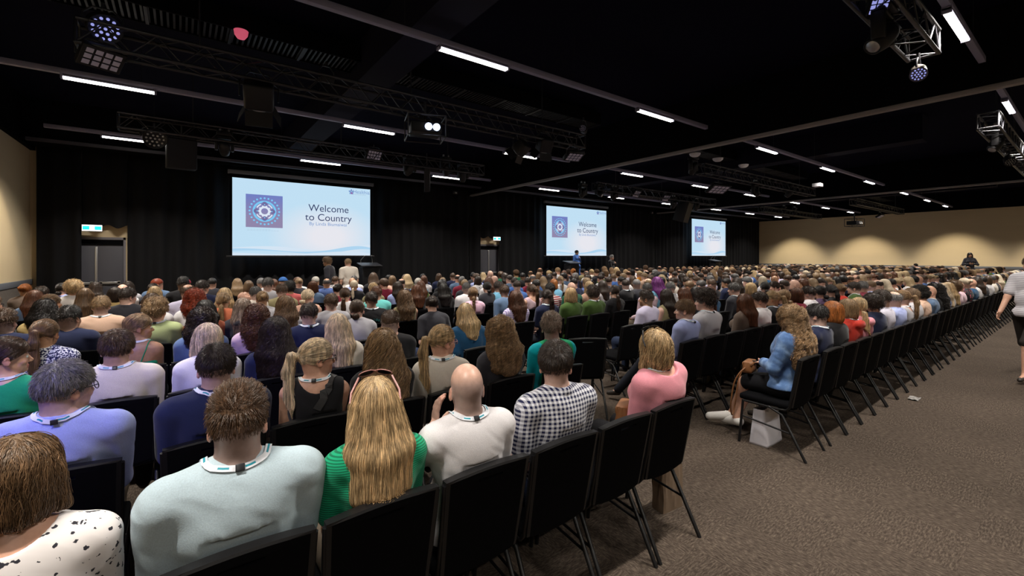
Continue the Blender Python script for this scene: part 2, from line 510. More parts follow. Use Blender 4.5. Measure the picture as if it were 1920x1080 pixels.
def axes_for(sp, B):
    r = RES[sp.get('res', 'mid')]
    xs, ys, zs = [list(a) for a in r]
    if sp.get('stand'):
        ys = [(-.36, -.16, .014), (-.16, .36, .0125), (.36, .60, .014)]; zs = [(-.01, 1.1, .016), (1.1, 1.9, .009 if sp.get('res') != 'lo' else .02)]
        xs = [(-.42, .42, .0125 if sp.get('res') != 'lo' else .02)]
    if 'axes' in sp: xs, ys, zs = sp['axes'](xs, ys, zs)
    return axis_pts(xs), axis_pts(ys), axis_pts(zs)

def chair_clip(F, sp, off=0.0):
    if sp.get('stand'): return
    X, Y, Z = F.ax[0][:, None, None], F.ax[1][None, :, None], F.ax[2][None, None, :]
    back = np.maximum(Y - (.056 + off + (.87 - Z) * .19), Z - .918)
    seat = np.maximum(Z - (.480 + off), Y - .582)
    F.f = np.maximum(F.f, np.maximum(-back, -seat) + 0 * X).astype(np.float32)

def build_person_data(sp, name='person'):
    """returns dict of meshes"""
    B = make_body(sp); g = sp.get; D = {'B': B}
    ax = axes_for(sp, B)
    F = Field(*ax)
    for p in B.P: F.prim(p)
    for p in B.neg: F.prim(p, neg=True)
    chair_clip(F, sp, .006)
    V, Q = F.nets()
    me = mesh_np('body', V, Q)
    # tint: lips, stubble, brows
    L = (V - B.pivot) @ B.Rh / B.hs
    tint = np.ones((len(V), 4), np.float32)
    lips = (np.abs(L[:, 0]) < .024) & (L[:, 1] > .094) & (L[:, 2] > -.036) & (L[:, 2] < -.012)
    tint[lips, :3] = (.82, .5, .5)
    cheek = np.exp(-(((np.abs(L[:, 0]) - .05) / .02) ** 2 + ((L[:, 2] - .005) / .02) ** 2)) * (L[:, 1] > .06)
    tint[:, 1] -= .10 * cheek; tint[:, 2] -= .10 * cheek
    ear = (np.abs(L[:, 0]) > .078) & (np.abs(L[:, 2] - .03) < .04); tint[ear, :3] *= (1.0, .86, .84)
    brow = (np.abs(np.abs(L[:, 0]) - .032) < .022) & (np.abs(L[:, 2] - .066) < .0065) & (L[:, 1] > .07)
    tint[brow, :3] *= .3
    st = g('stubble', 0.0)
    if st:
        m = (L[:, 2] < .0) & (L[:, 1] > .015) & (L[:, 2] > -.09) & ~lips
        m |= (np.abs(L[:, 1] - .02) < .018) & (np.abs(L[:, 0]) > .055) & (L[:, 2] < .06) & (L[:, 2] > -.05) & ~ear
        tint[m, :3] *= (1 - st * .8)
    sc = g('scalp', {'fade': .55, 'crew': .5, 'short': .3}.get(g('hair', 'short'), 0.0))
    if sc:
        w = np.clip((.11 - L[:, 2] - np.maximum(0, .02 - L[:, 1]) * -.2) / .05, 0, 1) * (L[:, 2] > -.02 + .72 * L[:, 1]) * (L[:, 2] > -.07) * (~ear)
        tint[:, :3] *= 1 - sc * w[:, None] * np.array([1.0, .88, .74])
    a = me.attributes.new('tint', 'FLOAT_COLOR', 'POINT'); a.data.foreach_set('color', tint.ravel())
    me.materials.append(M_SKIN); me.materials.append(M_SHOE)
    # feet wear dark shoes
    zc = V[Q].mean(1)
    if not g('barefoot'):
        me.polygons.foreach_set('material_index', ((zc[:, 2] < .095)).astype(np.int32))
    D['body'] = me; D['F'] = F
    # ---------------- shirt
    sl = g('sleeve', 'short'); gr = g('loose', .012)
    FS = Field(*ax)
    for p in B.P:
        gg = p['g']
        if gg in ('T', 'TP', 'TS'): FS.prim(p, gr)
        elif gg == 'TR' and g('neck', 'crew') in ('crew', 'collar', 'hood'): FS.prim(p, gr * .7)
    for s in (-1, 1):
        sh, el, w, d, pn = B.arms[s]; ar = .86 if B.fem else 1.0
        if sl == 'short':
            e2 = sh + (el - sh) * g('slen', .72); FS.prim(cone(sh, e2, .052 * ar + gr + .004, .052 * ar + gr + .006, .03))
        elif sl in ('long', 'rolled'):
            w2 = el + (w - el) * (.97 if sl == 'long' else .45)
            FS.prim(cone(sh, el, .052 * ar + gr + .003, .043 * ar + gr + .004, .03)); FS.prim(cone(el, w2, .043 * ar + gr + .002, .031 * ar + gr, .02))
    if g('neck') == 'collar':
        pts = [B.T(.066 * math.sin(a), .142 + .066 * math.cos(a + PI), 1.088 + .020 * math.cos(a)) if False else B.T(.064 * math.sin(a), .140 + .066 * math.cos(a), 1.092 - .022 * math.cos(a)) for a in np.linspace(.5, 2 * PI - .5, 13)]
        for a, b in zip(pts[:-1], pts[1:]): FS.prim(cone(a, b, .0105, .0105, .010))
        pts = [p + (p - B.T(0, .140, 1.09)) * .10 + v3(0, 0, -.018) for p in pts]
        for a, b in zip(pts[:-1], pts[1:]): FS.prim(cone(a, b, .008, .008, .010))
    if g('neck') == 'hood':
        FS.prim(elli(B.T(0, .045, 1.06), v3(.11, .05, .055), .03)); FS.prim(elli(B.T(0, .13, 1.13), v3(.058, .07, .05), .02), neg=True)
    X, Y, Z = ax[0][:, None, None], ax[1][None, :, None], ax[2][None, None, :]
    am = g('wrinkle', .0028)
    if am and sp.get('res') != 'lo':
        FS.f = FS.f + np.where(np.abs(FS.f) < .03, (am * sines((X + .03 * np.sin(Z * 23), Y, Z + .04 * np.sin(X * 17)), 30, g('seed', 1), 7) + am * .9 * np.clip(sines((X * .5 + .05 * np.sin(Z * 14), Y, Z * 1.2 + X * g('fold', .8)), 62, g('seed', 1) + 5, 6) * 2 - .3, -.2, 1)), 0).astype(np.float32)
    if g('neck') == 'scoop': FS.prim(elli(B.T(0, .15, 1.12), v3(.088, .11, .085), .01), neg=True)
    if g('neck') == 'wide': FS.prim(elli(B.T(0, .14, 1.13), v3(.115, .13, .085), .012), neg=True)
    if sl == 'tank':
        FS.prim(elli(B.T(0, .14, 1.13), v3(.095, .14, .13), .01), neg=True)
        for s in (-1, 1): FS.prim(elli(B.T(s * .25, .15, 1.0), v3(.095, .2, .17), .01), neg=True)
    if sl == 'strap':
        q = B.T(0, 0, g('topz', .93))[2]; FS.clip(Z - q + 0 * X, .01)
        for s in (-1, 1): FS.prim(elli(B.T(s * .27, .15, .9), v3(.11, .2, .2), .01), neg=True)
    hem = .52 if not B.stand else .90
    hz = g('hem', hem)
    FS.clip(hz - Z + 0 * X, .006)
    chair_clip(FS, sp, 0)
    V2, Q2 = FS.nets()
    D['shirt'] = mesh_np('shirt', V2, Q2); D['FS'] = FS
    if sl == 'strap':
        mb = MB()
        for s in (-1, 1):
            c = [B.T(s * .075, .03, .93), B.T(s * .095, .06, 1.02), B.T(s * .10, .12, 1.085), B.T(s * .10, .2, 1.075), B.T(s * .085, .29, .97)]
            out = []
            for q in catmull(c, 6): out.append(project(F, q, .003))
            mb.tube(out, .0045, 6)
        D['strap'] = mb.mesh('strap')
    # ---------------- trousers
    FT = Field(*ax)
    for p in B.P:
        if p['g'] == 'TP': FT.prim(p, .006)
    lo = g('trouser_len', 1.0)
    if g('skirt'):
        for s in (-1, 1):
            hp, kn, an, toe = B.legs[s]; FT.prim(cone(hp, hp + (kn - hp) * .92, .098, .085, .09))
    else:
        for s in (-1, 1):
            hp, kn, an, toe = B.legs[s]
            FT.prim(cone(hp, kn, .083 + .011, .062 + .012, .04)); FT.prim(cone(kn, kn + (an - kn) * lo, .071, .056, .03))
    FT.clip(Z - (.68 if not B.stand else .98) + 0 * X, .006)
    chair_clip(FT, sp, 0)
    V3, Q3 = FT.nets()
    D['trousers'] = mesh_np('trousers', V3, Q3)
    # ---------------- hair
    make_hair(sp, B, D)
    return D

def catmull(c, n):
    c = [np.asarray(p, float) for p in c]; c = [2 * c[0] - c[1]] + c + [2 * c[-1] - c[-2]]; out = []
    for i in range(1, len(c) - 2):
        for j in range(n):
            t = j / n
            out.append(.5 * (2 * c[i] + (c[i + 1] - c[i - 1]) * t + (2 * c[i - 1] - 5 * c[i] + 4 * c[i + 1] - c[i + 2]) * t * t + (3 * c[i] - c[i - 1] - 3 * c[i + 1] + c[i + 2]) * t ** 3))
    out.append(c[-2]); return out

def project(F, q, off, it=5):
    q = np.asarray(q, float)[None]
    for _ in range(it):
        q = q - F.grad(q) * np.clip(F.sample(q) - off, -.03, .03)[:, None]
    return q[0]

# ------------------------------------------------------------------ hair
def make_hair(sp, B, D):
    g = sp.get; st = g('hair', 'short')
    if st in ('bald', None): return
    h = B.h; hs = B.hs; Rh = B.Rh; res = g('res', 'mid')
    long_ = st in ('long', 'wavy', 'curly')
    st_d = {'hi': .0062, 'mid': .0105, 'lo': .017}[res]
    ln = g('hlen', .24)
    c = B.pivot
    ytail = .16 if st in ('pony', 'braid', 'lowpony') else .0
    zlo = c[2] - .06 - (ln if (long_ or st in ('pony', 'braid', 'lowpony')) else .09) - .05
    F = Field(axis_pts([(c[0] - .20, c[0] + .20, st_d)]), axis_pts([(c[1] - .21 - ytail * .5, c[1] + .16, st_d)]), axis_pts([(zlo, c[2] + .25, st_d)]))
    X, Y, Z = F.ax[0][:, None, None], F.ax[1][None, :, None], F.ax[2][None, None, :]
    def loc():
        px, py, pz = X - c[0], Y - c[1], Z - c[2]
        return [(Rh[0, i] * px + Rh[1, i] * py + Rh[2, i] * pz) / hs for i in range(3)]
    U, Vv, W = loc()
    th = {'short': .008, 'fade': .005, 'crew': .006, 'shaved': .0035, 'balding': .007, 'long': .014, 'wavy': .018, 'curly': .03, 'bob': .016, 'pony': .008, 'lowpony': .009, 'braid': .009, 'bun': .008, 'lowbun': .009, 'afro': .028, 'messy': .020, 'cap': .006}[st]
    th = g('hth', th)
    def e(cc, r, k=.02, neg=False): F.prim(elli(h(*cc), v3(*r) * hs, k, '', Rh), neg=neg)
    e((0, .002, .080), (.0755 + th, .096 + th, .089 + th))
    tie = None
    if st == 'fade': e((0, .018, .128), (.066, .084, .052), .025)
    if st == 'messy': e((0, .01, .125), (.078, .095, .06), .03)
    if st == 'afro': e((0, -.01, .10), (.095, .105, .09), .03)
    wcurve = None
    if long_:
        wd = g('hwide', 1.0)
        for i, sx in enumerate(np.linspace(-1, 1, 7)):
            a = h(sx * .062, -.062 + .045 * sx * sx, .06); zb = c[2] + .0 - ln * (1 - .12 * abs(sx))
            b = np.array([c[0] + sx * .088 * wd + (a[0] - c[0] - sx * .062) * .4, g('hback', .020) + (0 if g('hback') else .06 * sx * sx * (1 if ln < .35 else .6)) + B.T(0, 0, 1.0)[1] - .0, zb])
            m = (a + b) / 2 + v3(sx * .018 * wd, -.022, .0)
            F.prim(cone(a, m, .040, .036, .03)); F.prim(cone(m, b, .036, .024, .03))
        for s in (-1, 1):
            a = h(s * .072, .012, .06); b = h(s * .082, .0, -.06); F.prim(cone(a, b, .024, .022, .025))
            F.prim(cone(b, v3(b[0] + s * .012, b[1] - .02, c[2] - ln * .75), .024, .018, .02))
    if st == 'bob':
        bl = g('bobl', .075)
        e((0, -.022, -.0), (.092, .088, .10), .03)
        for s in (-1, 1): F.prim(cone(h(s * .078, .015, .06), h(s * .088, .02, -bl + .01), .022, .022, .025))
    if st in ('pony', 'braid', 'lowpony'):
        tw = .075 if st == 'pony' else .005
        tie = h(0, -.112, tw); d0 = tie - h(0, 0, tw)
        d0 /= np.linalg.norm(d0)
        p1 = tie + d0 * .035 + v3(0, 0, .01 if st == 'pony' else -.02); p2 = p1 + d0 * .02 + v3(0, 0, -.09)
        zb = c[2] - ln; p3 = v3(p2[0] + d0[0] * .0, max(p2[1] - .01, B.T(0, -.02, 1.0)[1]), (p2[2] + zb) / 2); p4 = v3(p3[0], B.T(0, .01, .95)[1], zb)
        tw_ = g('tailw', 1.0)
        if st == 'braid':
            n = 9; pts = catmull([tie, p1, p2, p3, p4], 4)
            for i in range(len(pts) - 1):
                r = .022 * (1 - .4 * i / len(pts)); F.prim(elli((pts[i] + pts[i + 1]) / 2 + v3((-1) ** i * .006, 0, 0), v3(r, r * .9, r * 1.05), .006))
        else:
            for a, b, ra, rb in ((tie, p1, .014, .020), (p1, p2, .021, .030), (p2, p3, .030, .032), (p3, p4, .032, .014)):
                F.prim(cone(a, b, ra * tw_, rb * tw_, .015))
    if st in ('bun', 'lowbun'):
        tie = h(0, -.105, .10 if st == 'bun' else .0); q = tie + (tie - h(0, 0, .08)) * .18
        F.prim(elli(q, v3(.040, .032, .034) * g('bun', 1.0), .008))
        F.prim(cone(q + v3(-.03, 0, .01), q + v3(.03, 0, -.012), .014, .016, .006))
    # hairline and face
    wob = .006 * sines((X, Y, Z), 90, 3)
    slick = st in ('pony', 'braid', 'lowpony', 'bun', 'lowbun')
    if st in ('short', 'fade', 'crew', 'shaved', 'balding', 'messy', 'afro', 'cap') or slick:
        nape = g('nape', (-.006 if st == 'fade' else -.040) if not slick else -.045)
        line = np.maximum(nape + .0 * Vv, np.minimum(.034 + .52 * Vv, .024 + 1.5 * (Vv + .02))) if not slick else np.maximum(nape + 0 * Vv, np.minimum(.024 + .58 * Vv, .022 + 1.4 * (Vv + .03)))
        # sideburn: keep the ear free
        D_ = (line - W + wob) * hs
        if tie is not None:
            keep = np.sqrt((X - tie[0]) ** 2 + (Y - tie[1]) ** 2 + (np.maximum(Z - tie[2], 0)) ** 2) - .075
            keep = np.maximum(keep, (Vv + .085) * hs)
            D_ = np.minimum(D_, keep)
        F.clip(D_.astype(np.float32), .006)
        if res != 'lo':
            for s in (-1, 1): F.prim(elli(h(s * .092, .004, .024), v3(.020, .024, .040) * hs, .006, '', Rh), neg=True)
    else:
        fo = g('open', 1.0)
        F.prim(elli(h(0, .135, .0), v3(.066 * fo, .085, .105) * hs, .015, '', Rh), neg=True)
        if st == 'bob':
            F.clip(((-g('bobl', .075) - W + wob * 1.5) * hs).astype(np.float32), .008)
    if st == 'balding': e((0, -.015, .172), (.056, .072, .062), .012, neg=True); e((0, .07, .15), (.06, .05, .06), .012, neg=True)
    lump = {'curly': (.011, 85), 'afro': (.008, 120), 'wavy': (.007, 55), 'messy': (.007, 75), 'braid': (.003, 70), 'long': (.0035, 45), 'bob': (.004, 50)}.get(st, (.0036, 62))
    la, lf = lump; la *= g('lump', 1.0)
    loc_ = (X, Y, Z * (.35 if st in ('long', 'bob', 'pony', 'wavy') else 1))
    F.f = F.f + np.where(np.abs(F.f) < .04, la * sines(loc_, lf, g('seed', 1) + 9, 7), 0).astype(np.float32)
    if not sp.get('stand') and not g('hback'): F.f = np.maximum(F.f, -np.maximum(Y - (.050 + (.87 - Z) * .19), Z - .918) + 0 * X).astype(np.float32)
    if g('hback'): F.f = np.maximum(F.f, -np.maximum(np.maximum(Y - (.050 + (.87 - Z) * .19), Z - .918), -.026 - Y) + 0 * X).astype(np.float32)
    V, Q = F.nets()
    if not len(V): return
    D['hair'] = mesh_np('hair', V, Q); D['hair_F'] = F
    ns = g('strands', {'hi': 3200, 'mid': 0, 'lo': 0}[res])
    if ns: D['strands'] = make_strands(sp, B, F, V, st, ns, tie, c)

def make_strands(sp, B, F, V, st, n, tie, c):
    g = sp.get; rs = np.random.RandomState(g('seed', 1) + 100)
    long_ = st in ('long', 'wavy', 'curly')
    ln = {'short': .026, 'fade': .020, 'crew': .010, 'shaved': .005, 'balding': .018, 'messy': .040, 'afro': .030, 'bob': .11, 'long': .16, 'wavy': .17, 'curly': .13, 'pony': .13, 'lowpony': .13, 'braid': .05, 'bun': .08, 'lowbun': .08, 'cap': .02}[st] * g('slength', 1.0)
    K = 5 if ln < .05 else 11
    tap = st in ('short', 'fade', 'crew', 'balding')
    lift = {'short': .42, 'fade': .55, 'crew': .8, 'shaved': .9, 'balding': .4, 'messy': .45, 'afro': .7}.get(st, .03)
    lift = g('lift', lift)
    P = V[rs.randint(0, len(V), n)] + rs.normal(size=(n, 3)) * .003
    off = rs.uniform(-.001, .0035, n)
    curl = {'curly': .016, 'wavy': .012, 'afro': .008, 'messy': .006}.get(st, .0012) * g('curl', 1.0)
    cell = np.floor(P / (.022 if st != 'wavy' else .05)); ph = (np.abs(np.sin(cell @ v3(12.9898, 78.233, 37.719)) * 43758.5453) % 1) * 6.28 + rs.normal(size=n) * .45
    if st == 'wavy': ph = P[:, 2] * 60 + rs.normal(size=n) * .6
    off = np.where(rs.rand(n) < .03, rs.uniform(.003, .008, n), off); fq = {'curly': 150, 'wavy': 60, 'afro': 240, 'messy': 160}.get(st, 40) * rs.uniform(.93, 1.07, n)
    Rh = B.Rh; hs = B.hs; out = np.zeros((n, K, 3)); h = ln / (K - 1) * rs.uniform(.6, 1.15, n)
    crown = v3(0, -.028, .175)
    for i in range(K):
        N = F.grad(P, .008)
        if i == 0: P = P - N * (F.sample(P) - off)[:, None]
        L = (P - c) @ Rh / hs
        if i == 0 and tap: h = h * np.clip((L[:, 2] + .045) / .10, .16, 1)
        if tie is not None:
            d = tie - P; dist = np.linalg.norm(d, axis=1)
            behind = (dist < .03) | ((P - c) @ Rh[:, 1] < -.118) | (P[:, 2] < c[2] - .065)
            d = np.where(behind[:, None], v3(0, -.05, -1.0), d)
        elif long_ or st == 'bob':
            d = L - v3(0, .0, .15); d = d / (np.linalg.norm(d, axis=1, keepdims=True) + 1e-6); d = d * v3(1.2, 1.0, 1) @ Rh.T + v3(0, 0, -.35)
            low = np.clip((.03 - L[:, 2]) / .05, 0, 1)[:, None]; d = d * (1 - low) + v3(0, -.02, -1) * low
        elif st == 'fade' or st == 'messy':
            d = np.where((L[:, 2] > .115)[:, None], v3(.15, .9, .25), L - crown) @ Rh.T
        else: d = (L - crown) @ Rh.T
        d = d + rs.normal(size=(n, 3)) * (.02 if long_ or tie is not None else .18) * (np.linalg.norm(d, axis=1, keepdims=True))
        d = d - N * np.sum(d * N, 1)[:, None]; d /= (np.linalg.norm(d, axis=1, keepdims=True) + 1e-6)
        S_ = np.cross(d, N)
        w = np.sin(ph + fq * h * i)[:, None] * curl; w2 = np.cos(ph + fq * h * i)[:, None] * curl * .7
        out[:, i] = P + S_ * w + N * (w2 + curl * .4)
        P = P + (d * (1 - lift * .5) + N * lift) * h[:, None]
        if lift < .2: P = P - N * (np.clip(F.sample(P) - off - .002 * (i / K), -.02, .02))[:, None]
    cu = bpy.data.hair_curves.new('loose_hair')
    cu.add_curves([K] * n)
    cu.points.foreach_set('position', out.astype(np.float32).ravel())
    r0 = g('srad', .0011)
    rad = np.tile(np.linspace(1, .35, K) * r0, n).astype(np.float32)
    a = cu.attributes.get('radius') or cu.attributes.new('radius', 'FLOAT', 'POINT')
    a.data.foreach_set('value', rad)
    cu.materials.append(M_STRAND)
    return cu

# ------------------------------------------------------------------ worn things
M_LAN = [mat('lanyard_white', (.75, .78, .85), .6), mat('lanyard_teal', (.0, .28, .38), .6)]
M_CLIP = mat('clip_black', (.012, .012, .016), .4)
M_FRAME = mat('glasses_frame', (.015, .013, .015), .3)
M_FRAME_P = mat('glasses_frame_clear', (.50, .25, .24), .25)
M_LENS = mat('glasses_lens', (.9, .92, .95), .05); M_LENS.node_tree.nodes['Principled BSDF'].inputs['Transmission Weight'].default_value = .95
M_LENS.node_tree.nodes['Principled BSDF'].inputs['IOR'].default_value = 1.02
M_SUNLENS = mat('sunglass_lens', (.01, .008, .01), .08)
M_EYE = mat('eye_white', (.75, .72, .7), .2)
M_IRIS = mat('eye_iris', (.06, .04, .03), .15)
M_GOLD = mat('earring_metal', (.8, .6, .3), .25, 1.0)

def lanyard_meshes(D, hi=True):
    B = D['B']; T = B.T
    F = D['F']; FS = D['FS']; U = Field(*F.ax); U.f = np.minimum(F.f, FS.f)
    c = [T(-.03, .31, .84), T(-.062, .27, .98), T(-.082, .19, 1.075), T(-.066, .105, 1.105), T(0, .075, 1.108), T(.066, .105, 1.105), T(.082, .19, 1.075), T(.062, .27, .98), T(.03, .31, .84)]
    n = 5 if hi else 3
    pts = np.array([project(U, q, .005, 6) for q in catmull(c, n)])
    N = U.grad(pts, .01)
    t = np.gradient(pts, axis=0); t /= np.linalg.norm(t, axis=1, keepdims=True)
    w = np.cross(t, N); w /= np.linalg.norm(w, axis=1, keepdims=True)
    hw = .0095
    V = []; F_ = []; mi = []
    cols = [-1, -.35, .35, 1]
    for i in range(len(pts)):
        for k in cols: V.append(pts[i] + w[i] * hw * k + N[i] * .0015)
        V.append(pts[i] + w[i] * hw - N[i] * .001); V.append(pts[i] - w[i] * hw - N[i] * .001)
    for i in range(len(pts) - 1):
        a, b = i * 6, i * 6 + 6
        for k in range(6):
            k2 = (k + 1) % 6
            F_.append((a + k, a + k2, b + k2, b + k)); mi.append(1 if (k == 1 and i % 5 in (1, 2)) else 0)
    me = mesh_np('lanyard', V, F_, False); me.polygons.foreach_set('material_index', mi)
    for m in M_LAN: me.materials.append(m)
    i = len(pts) // 2
    M = Matrix([(*t[i], 0), (*w[i], 0), (*N[i], 0), (0, 0, 0, 1)]).transposed(); M.translation = Vector(pts[i] + N[i] * .003)
    mb = MB().box((-.013, -.0115, -.003), (.013, .0115, .005), M, bev=.002)
    cm = mb.mesh('clip'); cm.materials.append(M_CLIP)
    return me, cm

def glasses_mesh(B, up=False, sun=False, hth=.012):
    mb = MB(); e = max(0, hth - .012); H = lambda x, y, z: Vector(B.h(x, y, z))
    def ring(cx, cy, cz, ux, uz, rx, rz):
        return [H(cx + ux[0] * rx * math.cos(a) + uz[0] * rz * math.sin(a), cy + ux[1] * rx * math.cos(a) + uz[1] * rz * math.sin(a), cz + ux[2] * rx * math.cos(a) + uz[2] * rz * math.sin(a)) for a in np.linspace(0, 2 * PI, 19)]
    lens = MB()
    if up:
        cy, cz = .072 + e * .4, .182 + e; uz = (0, -.85, .55); rx, rz = .034, .030
    else:
        cy, cz = .116, .040; uz = (0, -.1, 1); rx, rz = .024, .019
    for s in (-1, 1):
        ux = (s, -.30 if up else -.25, -.15 if up else 0); cx = s * (.037 if up else .033)
        rg = ring(cx, cy, cz, ux, uz, rx, rz)
        mb.tube(rg, .0022, 6, False)
        lens.add([H(cx, cy, cz)] + rg[:-1], [(0, i + 1, (i + 1) % 18 + 1) for i in range(18)], True)
        if up: mb.tube([H(s * (.070 + e * .4), .050 + e * .3, .170 + e), H(s * (.098 + e), .0, .12 + e * .4), H(s * (.101 + e), -.03, .085)], .0048, 6)
        else: mb.tube([H(s * .057, .108, .046), H(s * .076, .06, .048), H(s * .084, .0, .050), H(s * .083, -.018, .035)], .0024, 6)
    mb.tube([H(-.012, cy + .006, cz + .006), H(0, cy + .009, cz + .009), H(.012, cy + .006, cz + .006)], .002, 6)
    return mb.mesh('glasses'), lens.mesh('lens')

def eye_mesh(B):
    out = []
    for s in (-1, 1):
        mb = MB(); M = Matrix(B.Rh.tolist()).to_4x4(); M.translation = Vector(B.h(s * .032, .0865, .041)); M = M @ Matrix.Rotation(-PI / 2, 4, 'X')
        r = .0125 * B.hs
        mb.lathe([(r * math.sin(a), -r * math.cos(a)) for a in np.linspace(.05, PI - .42, 8)], M, 12, 0)
        mb.lathe([(r * math.sin(a), -r * math.cos(a)) for a in np.linspace(PI - .42, PI - .02, 4)], M, 12, 1)
        me = mb.mesh('eye'); me.materials.append(M_EYE); me.materials.append(M_IRIS); out.append(me)
    return out

def assemble(D, sp, skin, haircol, topcol, legcol=(.02, .022, .03), pat=None, lanyard=False):
    """one person: the body is the thing; clothing, hair and worn items are its parts"""
    o = link('person', D['body']); o.color = (*skin, 1)
    def part(nm, me, col=None, m=None, par=o):
        p = link(nm, me, par)
        if m is not None:
            if len(me.materials) == 0: me.materials.append(m)
            else:
                p.material_slots[0].link = 'OBJECT'; p.material_slots[0].material = m
        if col is not None: p.color = (*col, 1)
        return p
    part(sp.get('topname', 'shirt'), D['shirt'], topcol, pattern(pat) if pat else M_CLOTH)
    part('skirt' if sp.get('skirt') else 'trousers', D['trousers'], legcol, M_TROUSER)
    if 'hair' in D:
        hp = part('hair', D['hair'], haircol, M_HAIR)
        if 'strands' in D: part('loose_hair', D['strands'], haircol, None, hp)
    if 'strap' in D: part('strap', D['strap'], topcol, M_CLOTH)
    if lanyard:
        if 'lan' not in D: D['lan'] = lanyard_meshes(D, sp.get('res') == 'hi')
        lp = part('lanyard', D['lan'][0]); part('clip', D['lan'][1], None, None, lp)
    gl = sp.get('glasses')
    if gl:
        if 'gl' not in D: D['gl'] = glasses_mesh(D['B'], gl in ('top', 'toppink'), hth=sp.get('hth', .014))
        p = part('sunglasses' if gl in ('top', 'toppink') else 'glasses', D['gl'][0], None, M_FRAME_P if gl in ('pink', 'toppink') else M_FRAME)
        part('lens', D['gl'][1], None, M_SUNLENS if gl in ('top', 'toppink') else M_LENS, p)
    if sp.get('eyes'):
        if 'eyes' not in D: D['eyes'] = eye_mesh(D['B'])
        for m in D['eyes']: part('eye', m)
    return o

def band_on(D, o, pts, hw, th, m, name, n=6, up=.004):
    """a flat strap that lies on the clothed body"""
    U = Field(*D['F'].ax); U.f = np.minimum(D['F'].f, D['FS'].f)
    P = np.array([project(U, q, up, 7) for q in catmull(pts, n)]); N = U.grad(P, .01)
    t = np.gradient(P, axis=0); t /= np.linalg.norm(t, axis=1, keepdims=True); w = np.cross(t, N); w /= np.linalg.norm(w, axis=1, keepdims=True)
    V = []; F_ = []
    for i in range(len(P)): V += [P[i] + w[i] * hw + N[i] * th, P[i] - w[i] * hw + N[i] * th, P[i] - w[i] * hw - N[i] * th, P[i] + w[i] * hw - N[i] * th]
    for i in range(len(P) - 1):
        for k in range(4): F_.append((4 * i + k, 4 * i + (k + 1) % 4, 4 * i + 4 + (k + 1) % 4, 4 * i + 4 + k))
    return link(name, mesh_np(name, V, F_, False), o, m)
# ------------------------------------------------------------------ the hall (camera stands at the origin, eye height 1.78 m)
CX, CY, CF = 960.0, 480.0, 830.3
TH = math.radians(36.75); SN, CS = math.sin(TH), math.cos(TH); EYE = 1.78
def ray_x(px, Y):
    """x of the point at depth-row Y that stands on picture column px"""
    return Y * math.tan(TH + math.atan((px - CX) / CF))
def depth(X, Y): return X * SN + Y * CS
def at(px, py, Y):
    X = ray_x(px, Y); return X, EYE + (CY - py) * depth(X, Y) / CF
def pix(X, Y, Z):
    z = depth(X, Y); return CX + CF * (X * CS - Y * SN) / z, CY + CF * (EYE - Z) / z

WL, WR, WF, WB, CEIL = -3.25, 38.4, 17.25, -7.0, 5.7
BAYX = (3.55, 17.25, 30.95); BULK = (10.35, 24.05)

def struct(name, mb, mats, parent=None):
    o = mb.build(name, mats, parent)
    if parent is None: o['kind'] = 'structure'
    return o

# --- materials of the room
M_BLACK = mat('black_paint', (.003, .003, .004), .9, spec=.08)
M_CEIL = mat('ceiling_black', (.006, .006, .015), .95, spec=.05)
M_STEEL = mat('truss_black_steel', (.017, .017, .022), .4, spec=.6)
M_ALU = mat('track_aluminium', (.30, .30, .44), .5, .1)
M_GREYSTRIP = mat('bulkhead_edge_grey', (.30, .28, .285), .6)
M_PLASTIC = mat('black_plastic', (.006, .006, .008), .5, spec=.4)
M_WHITE = mat('white_plastic', (.7, .7, .75), .5)
M_CHROME = mat('brushed_metal', (.55, .55, .55), .35, .8)
M_DOOR = mat('door_grey_paint', (.085, .085, .105), .55)
M_FRAMEG = mat('door_frame_grey', (.20, .19, .22), .5)
M_LAMP = mat('lamp_diffuser', (.9, .9, .9), .5, emit=(1.0, .95, .87), estr=9.0)
M_LENSBLUE = mat('led_lens_blue', (.1, .1, .3), .2, emit=(.42, .45, 1.0), estr=.7)
M_LENSWARM = mat('led_lens_warm', (.3, .25, .2), .2, emit=(.75, .65, .9), estr=.05)
M_LENSWHITE = mat('projector_lens_lit', (.4, .4, .5), .1, emit=(.65, .75, 1.0), estr=4.0)
M_RED = mat('red_indicator', (.5, .03, .03), .4)
M_ORANGE = mat('orange_tag', (.6, .12, .02), .5)

def beige_fn():
    m = mat('beige_wall_panel', (.50, .40, .26), .8); t = NT(m)
    n = t.node('ShaderNodeTexNoise', Scale=6.0, Detail=3.0); r = t.ramp([(.3, (.68, .55, .355)), (.7, (.76, .615, .40))]); t.l(n, 0, r, 0); t.l(r, 0, t.b, 'Base Color'); return m
M_BEIGE = beige_fn()
def dado_fn():
    m = mat('dado_carpet', (.11, .095, .085), .95); t = NT(m)
    tc = t.node('ShaderNodeTexCoord'); n = t.node('ShaderNodeTexNoise', Scale=60.0, Detail=3.0); t.l(tc, 'Object', n, 'Vector')
    r = t.ramp([(.3, (.075, .062, .055)), (.7, (.16, .14, .125))]); t.l(n, 0, r, 0); t.l(r, 0, t.b, 'Base Color'); return m
M_DADO = dado_fn()
M_RAIL = mat('rail_grey_paint', (.16, .175, .21), .5)

